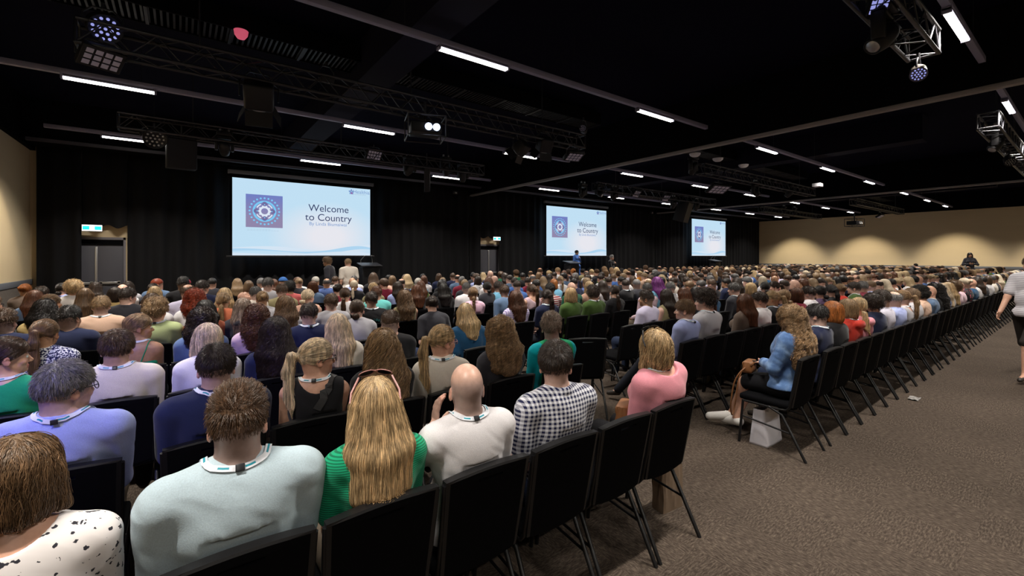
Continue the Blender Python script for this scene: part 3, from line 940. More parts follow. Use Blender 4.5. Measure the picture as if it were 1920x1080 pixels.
def carpet_fn():
    m = mat('carpet_tiles', (.09, .075, .065), .95, spec=.1); t = NT(m)
    tc = t.node('ShaderNodeTexCoord')
    def streak(sx, sy):
        mp = t.node('ShaderNodeMapping'); mp.inputs['Scale'].default_value = (sx, sy, 1); t.l(tc, 'Object', mp, 0)
        n = t.node('ShaderNodeTexNoise', Scale=1.0, Detail=5.0, Roughness=.7); t.l(mp, 0, n, 'Vector'); return n
    a = streak(95, 26); b = streak(26, 95)
    ch = t.node('ShaderNodeTexChecker', Scale=2.0); ch.inputs['Color1'].default_value = (0, 0, 0, 1); ch.inputs['Color2'].default_value = (1, 1, 1, 1); t.l(tc, 'Object', ch, 'Vector')
    mx = t.node('ShaderNodeMixRGB'); t.l(ch, 'Color', mx, 0); t.l(a, 'Fac', mx, 1); t.l(b, 'Fac', mx, 2)
    r = t.ramp([(.30, (.022, .0165, .013)), (.48, (.056, .0425, .0335)), (.66, (.122, .096, .076))]); t.l(mx, 0, r, 0)
    big = t.node('ShaderNodeTexNoise', Scale=.9, Detail=2.0); t.l(tc, 'Object', big, 'Vector')
    r2 = t.ramp([(.3, (.86,) * 3), (.7, (1.12,) * 3)]); t.l(big, 0, r2, 0)
    x = t.mul(r, 0, r2, 0); t.l(x, 0, t.b, 'Base Color')
    bp = t.node('ShaderNodeBump', Strength=.35, Distance=.006); t.l(mx, 0, bp, 'Height'); t.l(bp, 0, t.b, 'Normal'); return m
M_CARPET = carpet_fn()

def velvet_fn():
    m = mat('black_velvet_curtain', (.014, .014, .0155), .95, spec=.06); m.node_tree.nodes['Principled BSDF'].inputs['Sheen Weight'].default_value = .02; return m
M_VELVET = velvet_fn()

# --- shell
struct('floor', MB().box((WL - .2, WB - .2, -.15), (WR + .2, WF + .6, 0)), M_CARPET)
struct('ceiling', MB().box((WL - .2, WB - .2, CEIL), (WR + .2, WF + .6, CEIL + .15)), M_CEIL)
def side_wall(name, x0, x1, xi, sgn):
    w = struct(name, MB().box((x0, WB, 0), (x1, WF + .5, CEIL)), M_BEIGE)
    mb = MB().box((min(xi, xi + sgn * .03), WB, .12), (max(xi, xi + sgn * .03), WF + .25, 1.02)); struct('trim_1', mb, M_DADO)
    mb = MB().box((min(xi, xi + sgn * .045), WB, 1.02), (max(xi, xi + sgn * .045), WF + .25, 1.16), bev=.004); struct('trim_2', mb, M_RAIL)
    mb = MB().box((min(xi, xi + sgn * .03), WB, 0), (max(xi, xi + sgn * .03), WF + .25, .12)); struct('baseboard_' + name.split('_')[1], mb, M_BLACK)
    mb = MB().box((min(xi, xi + sgn * .10), WB, 4.62), (max(xi, xi + sgn * .10), WF + .25, CEIL)); struct('trim_3', mb, M_BLACK)
side_wall('wall_left', WL - .2, WL, WL, 1)
side_wall('wall_right', WR, WR + .2, WR, -1)
struct('wall_back', MB().box((WL, WB - .2, 0), (WR, WB, CEIL)), M_BEIGE)
DOORS = [(-2.22, -1.26), (10.95, 12.0)]
mb = MB(); xs = [WL]
for a, b in DOORS: xs += [a - .02, b + .16]
DW = [(-2.75, -1.31), (10.78, 12.12)]      # clear door widths (partly behind the curtains)
x = WL
for a, b in DW:
    mb.box((x, WF, 0), (a, WF + .25, CEIL)); mb.box((a, WF, 2.32), (b, WF + .25, CEIL)); x = b
mb.box((x, WF, 0), (WR, WF + .25, CEIL))
struct('wall_front', mb, M_BEIGE)
for n, (a, b) in enumerate(DW):
    f = empty('door_%d' % (n + 1), ((a + b) / 2, WF, 0)); f['kind'] = 'structure'
    w = (b - a) / 2
    m = MB()
    m.box((-w, -.03, 0), (-w + .05, .12, 2.32)); m.box((w - .05, -.03, 0), (w, .12, 2.32)); m.box((-w, -.03, 2.25), (w, .12, 2.32))
    m.build('door_frame', M_FRAMEG, f)
    split = (-1.95 - (a + b) / 2) if n == 0 else (11.53 - (a + b) / 2)
    for lo, hi, hinge in ((-w + .06, split - .006, -1), (split + .006, w - .06, 1)):
        lf = MB().box((lo, .03, .02), (hi, .075, 2.24), bev=.003).build('door_leaf', M_DOOR, f)
        m = MB(); m.box((lo + .06, -.02, .97), (hi - .06, .005, 1.035), bev=.006); m.box((lo + .06, -.02, .95), (lo + .12, .03, 1.055)); m.box((hi - .12, -.02, .95), (hi - .06, .03, 1.055))
        m.build('crash_bar', M_CHROME, lf)
    MB().box((split - .028, .0, .05), (split + .028, .034, 2.05), bev=.004).build('lock_rod', M_CHROME, f)
    MB().box((-w + .05, -.005, 2.10), (w - .05, .03, 2.25)).build('door_header', M_BLACK, f)

# exit signs above the doors
M_EXIT_W = mat('exit_sign_white', (.8, .8, .8), .5, emit=(.85, .95, 1.0), estr=3.5)
M_EXIT_G = mat('exit_sign_teal', (.05, .5, .6), .5, emit=(.0, .62, .75), estr=2.4)
def exit_sign(x, z, w, y, label):
    o = empty('exit_sign', (x, y, z)); tag(o, label, 'exit sign', 'lit exit signs')
    h = w * .42
    MB().box((-w / 2, -.04, -h / 2), (w / 2, 0, h / 2), bev=.006).build('housing', M_WHITE, o)
    MB().box((-w / 2 + .008, -.046, -h / 2 + .008), (w / 2 - .008, -.04, h / 2 - .008)).build('lit_face', M_EXIT_W, o)
    for s in (-1, 1):
        MB().box((s * w * .29 - w * .17, -.05, -h * .30), (s * w * .29 + w * .17, -.046, h * .30)).build('green_panel', M_EXIT_G, o)
    m = MB(); q = w * .05        # running figure
    m.tube([(-q * .2, -.05, q * .3), (q * .3, -.05, -q * .6)], q * .3, 6); m.tube([(q * .3, -.05, -q * .6), (q * 1.2, -.05, -q * .9), (q * 1.3, -.05, -q * 1.9)], q * .22, 6)
    m.tube([(q * .3, -.05, -q * .6), (-q * .5, -.05, -q * 1.3), (-q * 1.5, -.05, -q * 1.6)], q * .22, 6); m.tube([(-q * 1.2, -.05, q * .2), (-q * .2, -.05, q * .3), (q * .9, -.05, -q * .1)], q * .18, 6)
    m.lathe([(.001, -q * .4), (q * .4, 0), (.001, q * .4)], Matrix.Translation((-q * .5, -.05, q * 1.1)), 10)
    m.build('running_figure', M_DOOR, o)
exit_sign(-1.99, 2.56, .42, 16.9, 'lit teal and white exit sign above the grey door near the left wall')
exit_sign(11.72, 2.58, .40, 16.9, 'lit teal and white exit sign above the door between two screens')

# curtains
def curtain(x0, x1, z0, z1, label, seed, wave=False):
    n = max(8, int((x1 - x0) / .035)); r = np.random.RandomState(seed)
    xs = np.linspace(x0, x1, n); ph = np.cumsum(r.uniform(.55, 1.15, n)) * .6
    yy = 17.02 + .055 * np.sin(ph) + .02 * np.sin(ph * .37 + 1)
    V = []; F = []; zs = [z0, z0 + .02, (z0 + z1) / 2, z1]
    for k, z in enumerate(zs):
        for i in range(n):
            zz = z + (.05 * math.sin(xs[i] * 14) if (wave and k < 2) else 0)
            V.append((xs[i], yy[i] + .004 * math.sin(i * .9 + k), zz))
    nb = len(V); V += [(a, b + .012, c) for a, b, c in V]
    m = len(zs)
    for k in range(m - 1):
        for i in range(n - 1):
            a = k * n + i; F.append((a, a + 1, a + n + 1, a + n)); F.append((nb + a, nb + a + n, nb + a + n + 1, nb + a + 1))
    for i in range(n - 1): F.append((i, nb + i, nb + i + 1, i + 1)); a = (m - 1) * n + i; F.append((a, a + 1, nb + a + 1, nb + a))
    for k in range(m - 1):
        a = k * n; F.append((a, a + n, nb + a + n, nb + a)); a = k * n + n - 1; F.append((a, nb + a, nb + a + n, a + n))
    o = link('stage_curtain', mesh_np('stage_curtain', V, F), None, M_VELVET); tag(o, label, 'curtain', 'black drapes along the front wall')
curtain(WL + .15, -2.22, .01, 5.2, 'pleated black drape between the left wall and the grey door', 1)
curtain(-2.22, -1.26, 2.62, 5.2, 'short black drape hanging over the grey door by the left wall', 2, True)
curtain(-1.26, 3.5, .01, 5.2, 'pleated black drape right of the left door and behind the largest screen', 3)
curtain(3.52, 10.33, .01, 5.2, 'pleated black drape from the largest screen to the first bulkhead', 4)
curtain(10.37, 10.95, .01, 5.2, 'narrow black drape left of the door between two screens', 5)
curtain(10.95, 12.0, 2.64, 5.2, 'short black drape over the door between two screens', 6, True)
curtain(12.0, 17.3, .01, 5.2, 'pleated black drape behind the lectern and the middle screen', 7)
curtain(17.32, 24.0, .01, 5.2, 'pleated black drape right of the middle screen', 8)
curtain(24.1, 31.0, .01, 5.2, 'pleated black drape left of and behind the smallest looking screen', 9)
curtain(31.02, 38.2, .01, 5.2, 'pleated black drape beside the beige right wall', 10)

# bulkheads, beams, air grille
for i, bx in enumerate(BULK):
    struct('trim_%d' % (4 + i), MB().box((bx - .13, WB, 4.50), (bx + .13, WF, CEIL)), M_BLACK)
    struct('trim_%d' % (6 + i), MB().box((bx - .075, WB, 4.43), (bx + .075, WF - .35, 4.50), bev=.006), M_GREYSTRIP)
M_BEAM = mat('beam_dark_blue_grey', (.011, .011, .022), .9, spec=.1)
for i, c in enumerate(BAYX):
    struct('trim_%d' % (8 + i), MB().box((c - .95, 3.0, 5.0), (c - .35, WF - 1.6, CEIL)), M_BEAM)
    struct('trim_%d' % (11 + i), MB().box((c - 6.6, WF - 1.5, 4.62), (c + 6.6, WF - 1.42, 4.70)), mat('curtain_rail_%d' % i, (.05, .05, .07), .5))
    struct('trim_%d' % (14 + i), MB().box((c - 6.68, WF - 1.4, 4.72), (c + 6.68, WF - .1, CEIL)), M_BLACK)
M_GRILLE = mat('grille_dark_metal', (.010, .010, .014), .5, spec=.3)
for i, c in enumerate(BAYX):
    g = empty('ceiling_air_grille', (c - 5.0, 8.35, 5.28)); tag(g, ['long dark slotted air grille high over the left bay of the hall', 'long dark slotted air grille over the middle bay', 'long dark slotted air grille over the far right bay'][i], 'air grille', 'ceiling air grilles')
    m = MB(); m.box((0, -.32, 0), (10.4, -.29, .30)); m.box((0, .29, 0), (10.4, .32, .30)); m.box((0, -.3, .27), (10.4, .3, .30)); m.build('housing', M_BLACK, g)
    m = MB()
    for k in range(int(10.4 / .075)): m.box((k * .075, -.29, .02), (k * .075 + .028, .29, .05))
    for k in range(11): m.box((k * 1.04 - .02, -.3, -.005), (k * 1.04 + .02, .3, .05))
    m.build('grille_bars', M_GRILLE, g)

# light tracks with lamps
LAMP_W = 108.0
def light_track(c, y, label):
    o = empty('hanging_light_track', (c, y, 4.71)); tag(o, label, 'light track', 'suspended light tracks')
    MB().box((-6.05, -.04, -.01), (6.15, .04, .075), bev=.004).build('rail', M_ALU, o)
    for sx in (-4.1, -1.2, 1.9, 5.4): MB().tube([(sx, 0, .075), (sx, 0, CEIL - 4.71)], .004, 5).build('hanger_wire', M_STEEL, o)
    for a in (-5.1, -.72, 3.62):
        lp = MB(); lp.box((a, -.045, -.085), (a + .03, .045, .0)); lp.box((a + 1.17, -.045, -.085), (a + 1.2, .045, .0)); lp.box((a, -.042, -.05), (a + 1.2, .042, -.03))
        lo = lp.build('lamp', M_ALU, o)
        al = bpy.data.lights.new('strip_light', 'AREA'); al.shape = 'RECTANGLE'; al.size = 1.14; al.size_y = .07; al.energy = LAMP_W; al.color = (1.0, .93, .83); al.spread = math.radians(124)
        ao = bpy.data.objects.new('strip_light', al); COL.objects.link(ao); ao.parent = o; ao.location = (a + .6, 0, -.088)
        MB().box((a + .03, -.036, -.083), (a + 1.17, .036, -.052), bev=.004).build('diffuser', M_LAMP, lo)
TY = (-3.3, 1.11, 5.5, 10.0, 14.4)
RW = ['row behind the back seats', 'row nearest the back', 'second row from the back', 'third row from the back', 'row nearest the screens']
BW = ['left bay', 'middle bay', 'far right bay']
for bi, c in enumerate(BAYX):
    for k, y in enumerate(TY):
        light_track(c, y, 'light track with lit strip lamps, %s, %s' % (RW[k], BW[bi]))

# trusses
def truss(c, y, label, z=4.45, x0=-4.55, x1=4.0):
    o = empty('hanging_truss', (c, y, z)); tag(o, label, 'lighting truss', 'black lighting trusses')
    q = .145
    for sy in (-1, 1):
        for sz in (-1, 1): MB().tube([(x0, sy * q, sz * q), (x1, sy * q, sz * q)], .024, 8).build('chord', M_STEEL, o)
    m = MB(); n = int((x1 - x0) / .5); st = (x1 - x0) / n
    for i in range(n):
        a = x0 + i * st; b = a + st; mid = (a + b) / 2
        for s in (-1, 1):
            m.tube([(a, s * q, -q), (mid, s * q, q), (b, s * q, -q)], .011, 5)
            m.tube([(a, -q, s * q), (mid, q, s * q), (b, -q, s * q)], .011, 5)
    for e in (x0, x1):
        m.tube([(e, -q, -q), (e, q, -q), (e, q, q), (e, -q, q), (e, -q, -q)], .018, 6)
    m.build('lattice', M_STEEL, o)
    for hx in (x0 + 1.2, (x0 + x1) / 2, x1 - 1.2):
        MB().tube([(hx, 0, q), (hx, 0, CEIL - z)], .012, 6).build('hanger', M_STEEL, o)
for bi, c in enumerate(BAYX):
    for k, y in enumerate((1.38, 7.4, 11.7)):
        truss(c, y, 'black box lighting truss hung across the %s, %s' % (BW[bi], ['nearest the back wall', 'in mid hall', 'nearest the screens'][k]))

# fixtures -------------------------------------------------
def yoke(m, r, h):
    m.tube([(-r, 0, 0), (-r, 0, h * .6), (-r * .5, 0, h), (r * .5, 0, h), (r, 0, h * .6), (r, 0, 0)], .012, 6)
def par_can(X, Y, Z, d, label, r=.13, lens=M_LENSBLUE, body=None, drop=.22):
    o = empty('par_spotlight', (X, Y, Z)); tag(o, label, 'stage light', 'round stage lights')
    M = look(d)
    MB().lathe([(.001, -.16), (r * .6, -.15), (r * .95, -.05), (r, .08), (r * 1.04, .10), (r * .98, .10), (r * .94, .085), (.001, .08)], M, 24).build('can', body or M_PLASTIC, o)
    m = MB(); yoke(m, r * 1.1, drop); m.tube([(0, 0, drop), (0, 0, drop + .07)], .02, 8); m.build('yoke', M_STEEL, o)
    m = MB()
    for n_, rr in ((1, 0), (6, .36), (12, .72)):
        for k in range(n_):
            A = 2 * PI * k / n_; MM = M @ Matrix.Translation((r * rr * math.cos(A), r * rr * math.sin(A), .084))
            m.lathe([(r * .105, 0), (r * .10, .008), (.001, .012)], MM, 8)
    m.build('led_array', lens, o); return o
def led_panel(X, Y, Z, d, label, w=.36, h=.24, nx=4, ny=3, lens=M_LENSWARM):
    o = empty('hanging_led_panel', (X, Y, Z)); tag(o, label, 'stage light', 'flat stage lights')
    M = look(d, )
    MB().box((-w / 2, -h / 2, -.05), (w / 2, h / 2, .04), M, bev=.008).build('case', M_PLASTIC, o)
    m = MB()
    for i in range(nx):
        for j in range(ny):
            cx, cy = (i + .5) / nx * w * .86 - w * .43, (j + .5) / ny * h * .84 - h * .42
            m.box((cx - w / nx * .32, cy - h / ny * .3, .04), (cx + w / nx * .32, cy + h / ny * .3, .046), M)
    m.build('led_array', lens, o)
    m = MB(); yoke(m, w * .55, .2); m.tube([(0, 0, .2), (0, 0, .27)], .02, 8); m.build('yoke', M_STEEL, o); return o
def moving_head(X, Y, Z, d, label):
    o = empty('moving_head_spotlight', (X, Y, Z)); tag(o, label, 'stage light', 'moving head stage lights')
    MB().box((-.15, -.11, .26), (.15, .11, .36), bev=.02).build('base', M_PLASTIC, o)
    m = MB()
    for s in (-1, 1): m.box((s * .15 - .03, -.06, -.06), (s * .15 + .03, .06, .24), bev=.015)
    m.box((-.18, -.06, .20), (.18, .06, .26), bev=.015); m.build('yoke_arm', M_PLASTIC, o)
    M = look(d)
    MB().lathe([(.001, -.17), (.07, -.16), (.105, -.08), (.11, .06), (.085, .17), (.075, .18), (.07, .165), (.001, .16)], M, 20).build('head', M_PLASTIC, o)
    MB().lathe([(.068, .166), (.05, .178), (.001, .184)], M, 16).build('lens', M_CHROME, o)
    for s in (-1, 1): MB().box((s * .08 - .02, -.03, .36), (s * .08 + .02, .03, .44), bev=.008).build('clamp', M_CHROME, o)
    return o
def fresnel(X, Y, Z, d, label, sc=1.0):
    o = empty('barn_door_spotlight', (X, Y, Z)); tag(o, label, 'stage light', 'barn door stage lights')
    M = look(d) @ Matrix.Scale(sc, 4)
    MB().box((-.15, -.14, -.2), (.15, .14, .1), M, bev=.03).build('body', M_PLASTIC, o)
    m = MB()
    for k in range(4):
        R4 = M @ Matrix.Rotation(k * PI / 2, 4, 'Z') @ Matrix.Translation((0, .14, .1)) @ Matrix.Rotation(-.5, 4, 'X'); m.box((-.14, -.004, 0), (.14, .004, .17), R4)
    m.build('barn_doors', M_PLASTIC, o)
    MB().lathe([(.11, .1), (.10, .115), (.001, .12)], M, 20).build('lens', M_CHROME, o)
    m = MB(); yoke(m, .2 * sc, .3 * sc); m.tube([(0, 0, .3 * sc), (0, 0, .3 * sc + .1)], .02, 8); m.build('yoke', M_STEEL, o); return o
def speaker_box(X, Y, Z, rz, tilt, w, h, dd, label):
    o = empty('hanging_speaker', (X, Y, Z), rz); o.rotation_euler = (tilt, 0, rz); tag(o, label, 'loudspeaker', 'hanging loudspeakers')
    MB().box((-w / 2, -dd / 2, -h / 2), (w / 2, dd / 2, h / 2), bev=.012).build('cabinet', M_PLASTIC, o)
    MB().box((-w / 2 + .015, -dd / 2 - .006, -h / 2 + .015), (w / 2 - .015, -dd / 2, h / 2 - .015)).build('grille', M_GRILLE, o)
    MB().tube([(0, 0, h / 2), (0, 0, h / 2 + .35)], .015, 6).build('bracket', M_STEEL, o); return o
def projector(X, Y, Z, rz, label, lit=True):
    o = empty('ceiling_projector', (X, Y, Z), rz); tag(o, label, 'projector', 'ceiling projectors')
    MB().box((-.27, -.22, -.10), (.27, .22, .09), bev=.02).build('case', M_PLASTIC, o)
    for k, lx in enumerate((.03, .17)):
        l = MB().lathe([(.065, 0), (.06, .03), (.055, .02), (.001, .01)], Matrix.Translation((lx, -.22, 0)) @ Matrix.Rotation(PI / 2, 4, 'X'), 16).build('lens', M_LENSWHITE if lit else M_CHROME, o)
    m = MB()
    for sx in (-1, 1):
        for sy in (-1, 1): m.tube([(sx * .33, sy * .27, -.17), (sx * .33, sy * .27, .2)], .013, 6)
        m.tube([(sx * .33, -.27, -.17), (sx * .33, .27, -.17)], .013, 6); m.tube([(sx * .33, -.27, .2), (sx * .33, .27, .2)], .013, 6)
    for sy in (-1, 1):
        for z in (-.17, .2): m.tube([(-.33, sy * .27, z), (.33, sy * .27, z)], .013, 6)
    m.tube([(0, 0, .09), (0, 0, .5)], .03, 8); m.build('cage', M_STEEL, o); return o
def ceil_bit(X, Y, Z, r, h, m_, label, cat, grp=None, box=False):
    nm = 'ceiling_' + cat.replace(' ', '_')
    if box: o = MB().box((-r, -r * .9, -h), (r, r * .9, 0), bev=.012).build(nm, m_)
    else: o = MB().lathe([(.001, -h), (r * .55, -h * .9), (r * .9, -h * .5), (r, 0)], None, 20).build(nm, m_)
    o.location = (X, Y, Z); tag(o, label, cat, grp); return o

def fx(fn, px, py, Y, *a, **k):
    X, Z = at(px, py, Y); return fn(X, Y, Z, *a, **k)
# left bay, mid truss
fx(par_can, 193, 50, 7.4, (.35, -.75, -.55), 'round light with blue lit lenses at the left end of the mid truss', r=.17)
fx(led_panel, 190, 108, 7.4, (.25, -.55, -.8), 'flat twelve lens light hanging below the round blue light', w=.42, h=.30)
fx(fresnel, 486, 186, 7.4, (.1, .55, -.75), 'black barn door light hanging over the largest screen from the mid truss', sc=1.25)
fx(projector, 797, 243, 7.4, -.3, 'caged projector with two bright lenses over the middle of the left bay')
fx(fresnel, 1020, 275, 7.4, (.1, .5, -.8), 'black barn door light near the end of the mid truss beside the first bulkhead', sc=1.0)
fx(led_panel, 1076, 292, 7.0, (-.1, -.4, -.9), 'flat light with small white lenses at the end of the mid truss', w=.40, h=.3)
fx(par_can, 1094, 243, 7.4, (-.8, -.5, .1), 'small round light standing on the end of the mid truss', r=.09, lens=M_LENSWARM)
fx(fresnel, 975, 280, 7.4, (-.3, .7, -.6), 'black barn door light left of the last lights on the mid truss', sc=.9)
fx(led_panel, 612, 148, 7.4, (.0, .5, -.9), 'small black box light on the middle of the mid truss', w=.2, h=.2, nx=2, ny=2, lens=M_CHROME)
# left bay, front truss
fx(par_can, 289, 258, 11.7, (.2, -.8, -.4), 'round light of many dull lenses beside the lit strip near the left wall', r=.20, lens=M_CHROME)
fx(speaker_box, 340, 290, 11.9, .1, .05, .52, .62, .35, 'large black speaker hanging left of the largest screen')
fx(moving_head, 421, 278, 11.7, (.1, .8, -.6), 'moving head light over the left edge of the largest screen')
fx(led_panel, 701, 290, 11.7, (.1, -.75, -.6), 'flat light with bright warm lenses over the right edge of the largest screen', w=.44, h=.30, nx=5, ny=3)
fx(moving_head, 768, 318, 11.7, (-.3, .7, -.6), 'moving head light with bluish lens right of the bright flat light')
fx(speaker_box, 801, 335, 11.8, -.5, .25, .16, .75, .28, 'slim black column speaker hanging right of the largest screen')
fx(moving_head, 836, 318, 11.7, (.4, .5, -.6), 'moving head light between the slim speaker and the end light')
fx(moving_head, 868, 330, 11.7, (.1, .4, -.9), 'moving head light at the right end of the front truss in the left bay')
# near truss
fx(moving_head, 1655, 70, 1.38, (-.6, .3, -.6), 'dark moving head light hanging near the bright strip lamp')
fx(par_can, 1722, 135, 1.38, (-.75, -.15, -.55), 'round light with blue lenses hanging from the near truss end', r=.085, body=mat('par_can_grey', (.12, .10, .09), .5, .5), drop=.16)
fx(led_panel, 1647, 8, 1.38, (-.5, -.3, -.8), 'blue lit square light at the top edge above the dark moving head', w=.18, h=.18, nx=3, ny=3, lens=M_LENSBLUE)
fx(moving_head, 1868, 270, 1.38, (-.5, .3, -.7), 'black moving head light on the near truss beyond the first bulkhead')
fx(par_can, 1893, 300, 1.38, (-.6, -.2, -.6), 'round light under the near truss beyond the first bulkhead', r=.11, lens=M_CHROME)
# middle bay
fx(moving_head, 1093, 362, 11.7, (.2, .7, -.6), 'moving head light at the left end of the truss above the middle screen')
fx(moving_head, 1123, 362, 11.7, (.2, -.7, -.5), 'moving head light second along the truss above the middle screen')
fx(moving_head, 1152, 368, 11.7, (-.4, .5, -.7), 'moving head light over the right half of the middle screen')
fx(led_panel, 1193, 363, 11.7, (.1, -.7, -.6), 'flat light with pale lenses right of the middle screen', w=.5, h=.34)
fx(led_panel, 1248, 371, 11.7, (-.1, -.7, -.6), 'small pale lens light further along the truss right of the middle screen', w=.42, h=.34)
fx(moving_head, 1263, 384, 11.7, (.1, .5, -.8), 'moving head light left of the tilted speaker above the right screen')
fx(speaker_box, 1281, 397, 11.9, .25, .3, .7, .95, .5, 'tilted black speaker hanging left of the right screen')
fx(moving_head, 1306, 388, 11.7, (-.1, .4, -.8), 'moving head light right of the tilted speaker')
fx(led_panel, 1347, 354, 7.4, (-.1, -.5, -.8), 'broad flat light under the mid truss of the middle bay', w=.8, h=.4)
fx(moving_head, 1300, 316, 7.4, (.2, .5, -.7), 'moving head light at the left end of the mid truss in the middle bay')
fx(moving_head, 1416, 360, 7.4, (.2, -.5, -.7), 'moving head light in the middle of the mid truss in the middle bay')
fx(moving_head, 1480, 362, 7.4, (-.2, .5, -.7), 'moving head light at the right end of the mid truss in the middle bay')
# right bay
fx(projector, 1602, 418, 7.4, -.2, 'dark caged projector hanging before the beige right wall', lit=False)
fx(moving_head, 1470, 398, 11.7, (.1, .5, -.7), 'moving head light on the front truss of the right bay')
fx(moving_head, 1490, 400, 11.7, (-.1, .5, -.7), 'moving head light second along the front truss of the right bay')
fx(led_panel, 1650, 405, 7.4, (0, -.5, -.8), 'flat pale light on the mid truss before the beige wall', w=.6, h=.3)
# small ceiling things
fx(ceil_bit, 452, 58, 8.0, .10, .13, mat('red_lit_dome', (.6, .25, .3), .3, emit=(.9, .12, .22), estr=.5), 'small pinkish red dome on the air grille over the largest screen', 'alarm dome')
fx(ceil_bit, 691, 128, 8.2, .13, .07, M_WHITE, 'white square wireless access point on the ceiling grille', 'access point', None, True)
fx(ceil_bit, 833, 138, 9.0, .05, .04, M_WHITE, 'tiny white box on the ceiling right of the access point', 'sensor', None, True)
fx(ceil_bit, 1182, 252, 9.0, .10, .10, M_WHITE, 'white dome sensor left of the first bulkhead', 'sensor')
for px, py, t_ in ((1303, 288, 'left of three beyond the first bulkhead'), (1346, 297, 'second of three beyond the first bulkhead'), (1394, 309, 'third of three beyond the first bulkhead')):
    fx(ceil_bit, px, py, 6.4, .14, .09, M_WHITE, 'white smoke detector on the black ceiling, ' + t_, 'smoke detector', 'smoke detectors')
fx(ceil_bit, 1533, 344, 6.0, .14, .12, M_WHITE, 'white box sensor under the strip lamps near the second bulkhead', 'sensor', None, True)
def cam_on_wall(px, py, label):
    X, Z = at(px, py, 16.7); o = empty('ceiling_camera', (X, 16.7, Z)); tag(o, label, 'camera', 'wall cameras')
    MB().box((-.10, -.05, -.07), (.10, .1, .07), bev=.02).build('body', M_STEEL, o)
    MB().lathe([(.05, 0), (.045, .02), (.001, .03)], Matrix.Translation((0, -.05, 0)) @ Matrix.Rotation(PI / 2, 4, 'X'), 14).build('lens', M_CHROME, o)
cam_on_wall(854, 361, 'small dark wall camera right of the largest screen')
cam_on_wall(1222, 399, 'small dark wall camera right of the middle screen')

# ------------------------------------------------------------------ projection screens
def em(name, col, s=1.0):
    m = bpy.data.materials.new(name); m.use_nodes = True; t = m.node_tree; t.nodes.clear()
    e = t.nodes.new('ShaderNodeEmission'); e.inputs[0].default_value = (*col, 1); e.inputs[1].default_value = s
    o = t.nodes.new('ShaderNodeOutputMaterial'); t.links.new(e.outputs[0], o.inputs[0]); return m
def slide_mat():
    m = em('projected_slide', (1, 1, 1), 1.0); t = m.node_tree; e = t.nodes['Emission']
    tc = t.nodes.new('ShaderNodeTexCoord')
    mp = t.nodes.new('ShaderNodeMapping'); mp.inputs['Location'].default_value = (-.35, 0, .45); mp.inputs['Scale'].default_value = (.52, 0, .80); t.links.new(tc.outputs['Object'], mp.inputs[0])
    g = t.nodes.new('ShaderNodeTexGradient'); g.gradient_type = 'SPHERICAL'; t.links.new(mp.outputs[0], g.inputs[0])
    r = t.nodes.new('ShaderNodeValToRGB'); el = r.color_ramp.elements; el[0].position = 0; el[0].color = (.53, .74, .90, 1); el[1].position = .75; el[1].color = (.80, .80, .86, 1)
    t.links.new(g.outputs[0], r.inputs[0]); t.links.new(r.outputs[0], e.inputs[0]); return m
M_SLIDE = slide_mat()
M_INK = em('slide_navy_ink', (.035, .05, .14)); M_INK2 = em('slide_blue_ink', (.20, .33, .62)); M_INK3 = em('slide_grey_ink', (.42, .55, .68))
M_WAVE = em('slide_wave_blue', (.42, .66, .87)); M_WAVE2 = em('slide_wave_pale', (.66, .78, .90))
def art_mat():
    m = em('slide_art_violet', (1, 1, 1), 1.0); t = m.node_tree; e = t.nodes['Emission']
    tc = t.nodes.new('ShaderNodeTexCoord'); sp = t.nodes.new('ShaderNodeSeparateXYZ'); t.links.new(tc.outputs['Object'], sp.inputs[0])
    r = t.nodes.new('ShaderNodeValToRGB'); el = r.color_ramp.elements; el[0].position = .35; el[0].color = (.28, .24, .40, 1); el[1].position = .95; el[1].color = (.13, .20, .58, 1)
    a = t.nodes.new('ShaderNodeMath'); a.operation = 'MULTIPLY_ADD'; a.inputs[1].default_value = .6; a.inputs[2].default_value = .5; t.links.new(sp.outputs['Z'], a.inputs[0])
    t.links.new(a.outputs[0], r.inputs[0]); t.links.new(r.outputs[0], e.inputs[0]); return m
M_ART = art_mat(); M_ARTB = em('slide_art_cyan', (.20, .58, .90)); M_ARTW = em('slide_art_white', (.72, .80, .92)); M_ARTD = em('slide_art_plum', (.17, .15, .34)); M_LOGOR = em('slide_logo_plum', (.28, .12, .38))
SW, SH = 4.40, 2.48
def disc(m, x, z, r, y, n=24, ri=0.0, a0=0, a1=2 * PI, th=.002):
    if ri <= 0:
        V = [(x, y, z)] + [(x + r * math.cos(2 * PI * k / n), y, z + r * math.sin(2 * PI * k / n)) for k in range(n)]
        m.add(V, [(0, k + 1, (k + 1) % n + 1) for k in range(n)])
    else:
        V = []
        for k in range(n + 1):
            A = a0 + (a1 - a0) * k / n
            V += [(x + r * math.cos(A), y, z + r * math.sin(A)), (x + ri * math.cos(A), y, z + ri * math.sin(A))]
        m.add(V, [(2 * k, 2 * k + 2, 2 * k + 3, 2 * k + 1) for k in range(n)])
def slide_text(s, u, v, h, m_, parent, name, y=-.008):
    cu = bpy.data.curves.new(name, 'FONT'); cu.body = s; cu.size = h; cu.align_x = 'CENTER'; cu.align_y = 'CENTER'
    o = bpy.data.objects.new(name, cu); COL.objects.link(o); bpy.context.view_layer.update()
    me = bpy.data.meshes.new_from_object(o.evaluated_get(bpy.context.evaluated_depsgraph_get())); bpy.data.objects.remove(o)
    me.materials.clear(); me.materials.append(m_); o = link(name, me, parent)
    o.location = ((u - .5) * SW, y, (v - .5) * SH); o.rotation_euler = (PI / 2, 0, 0); return o
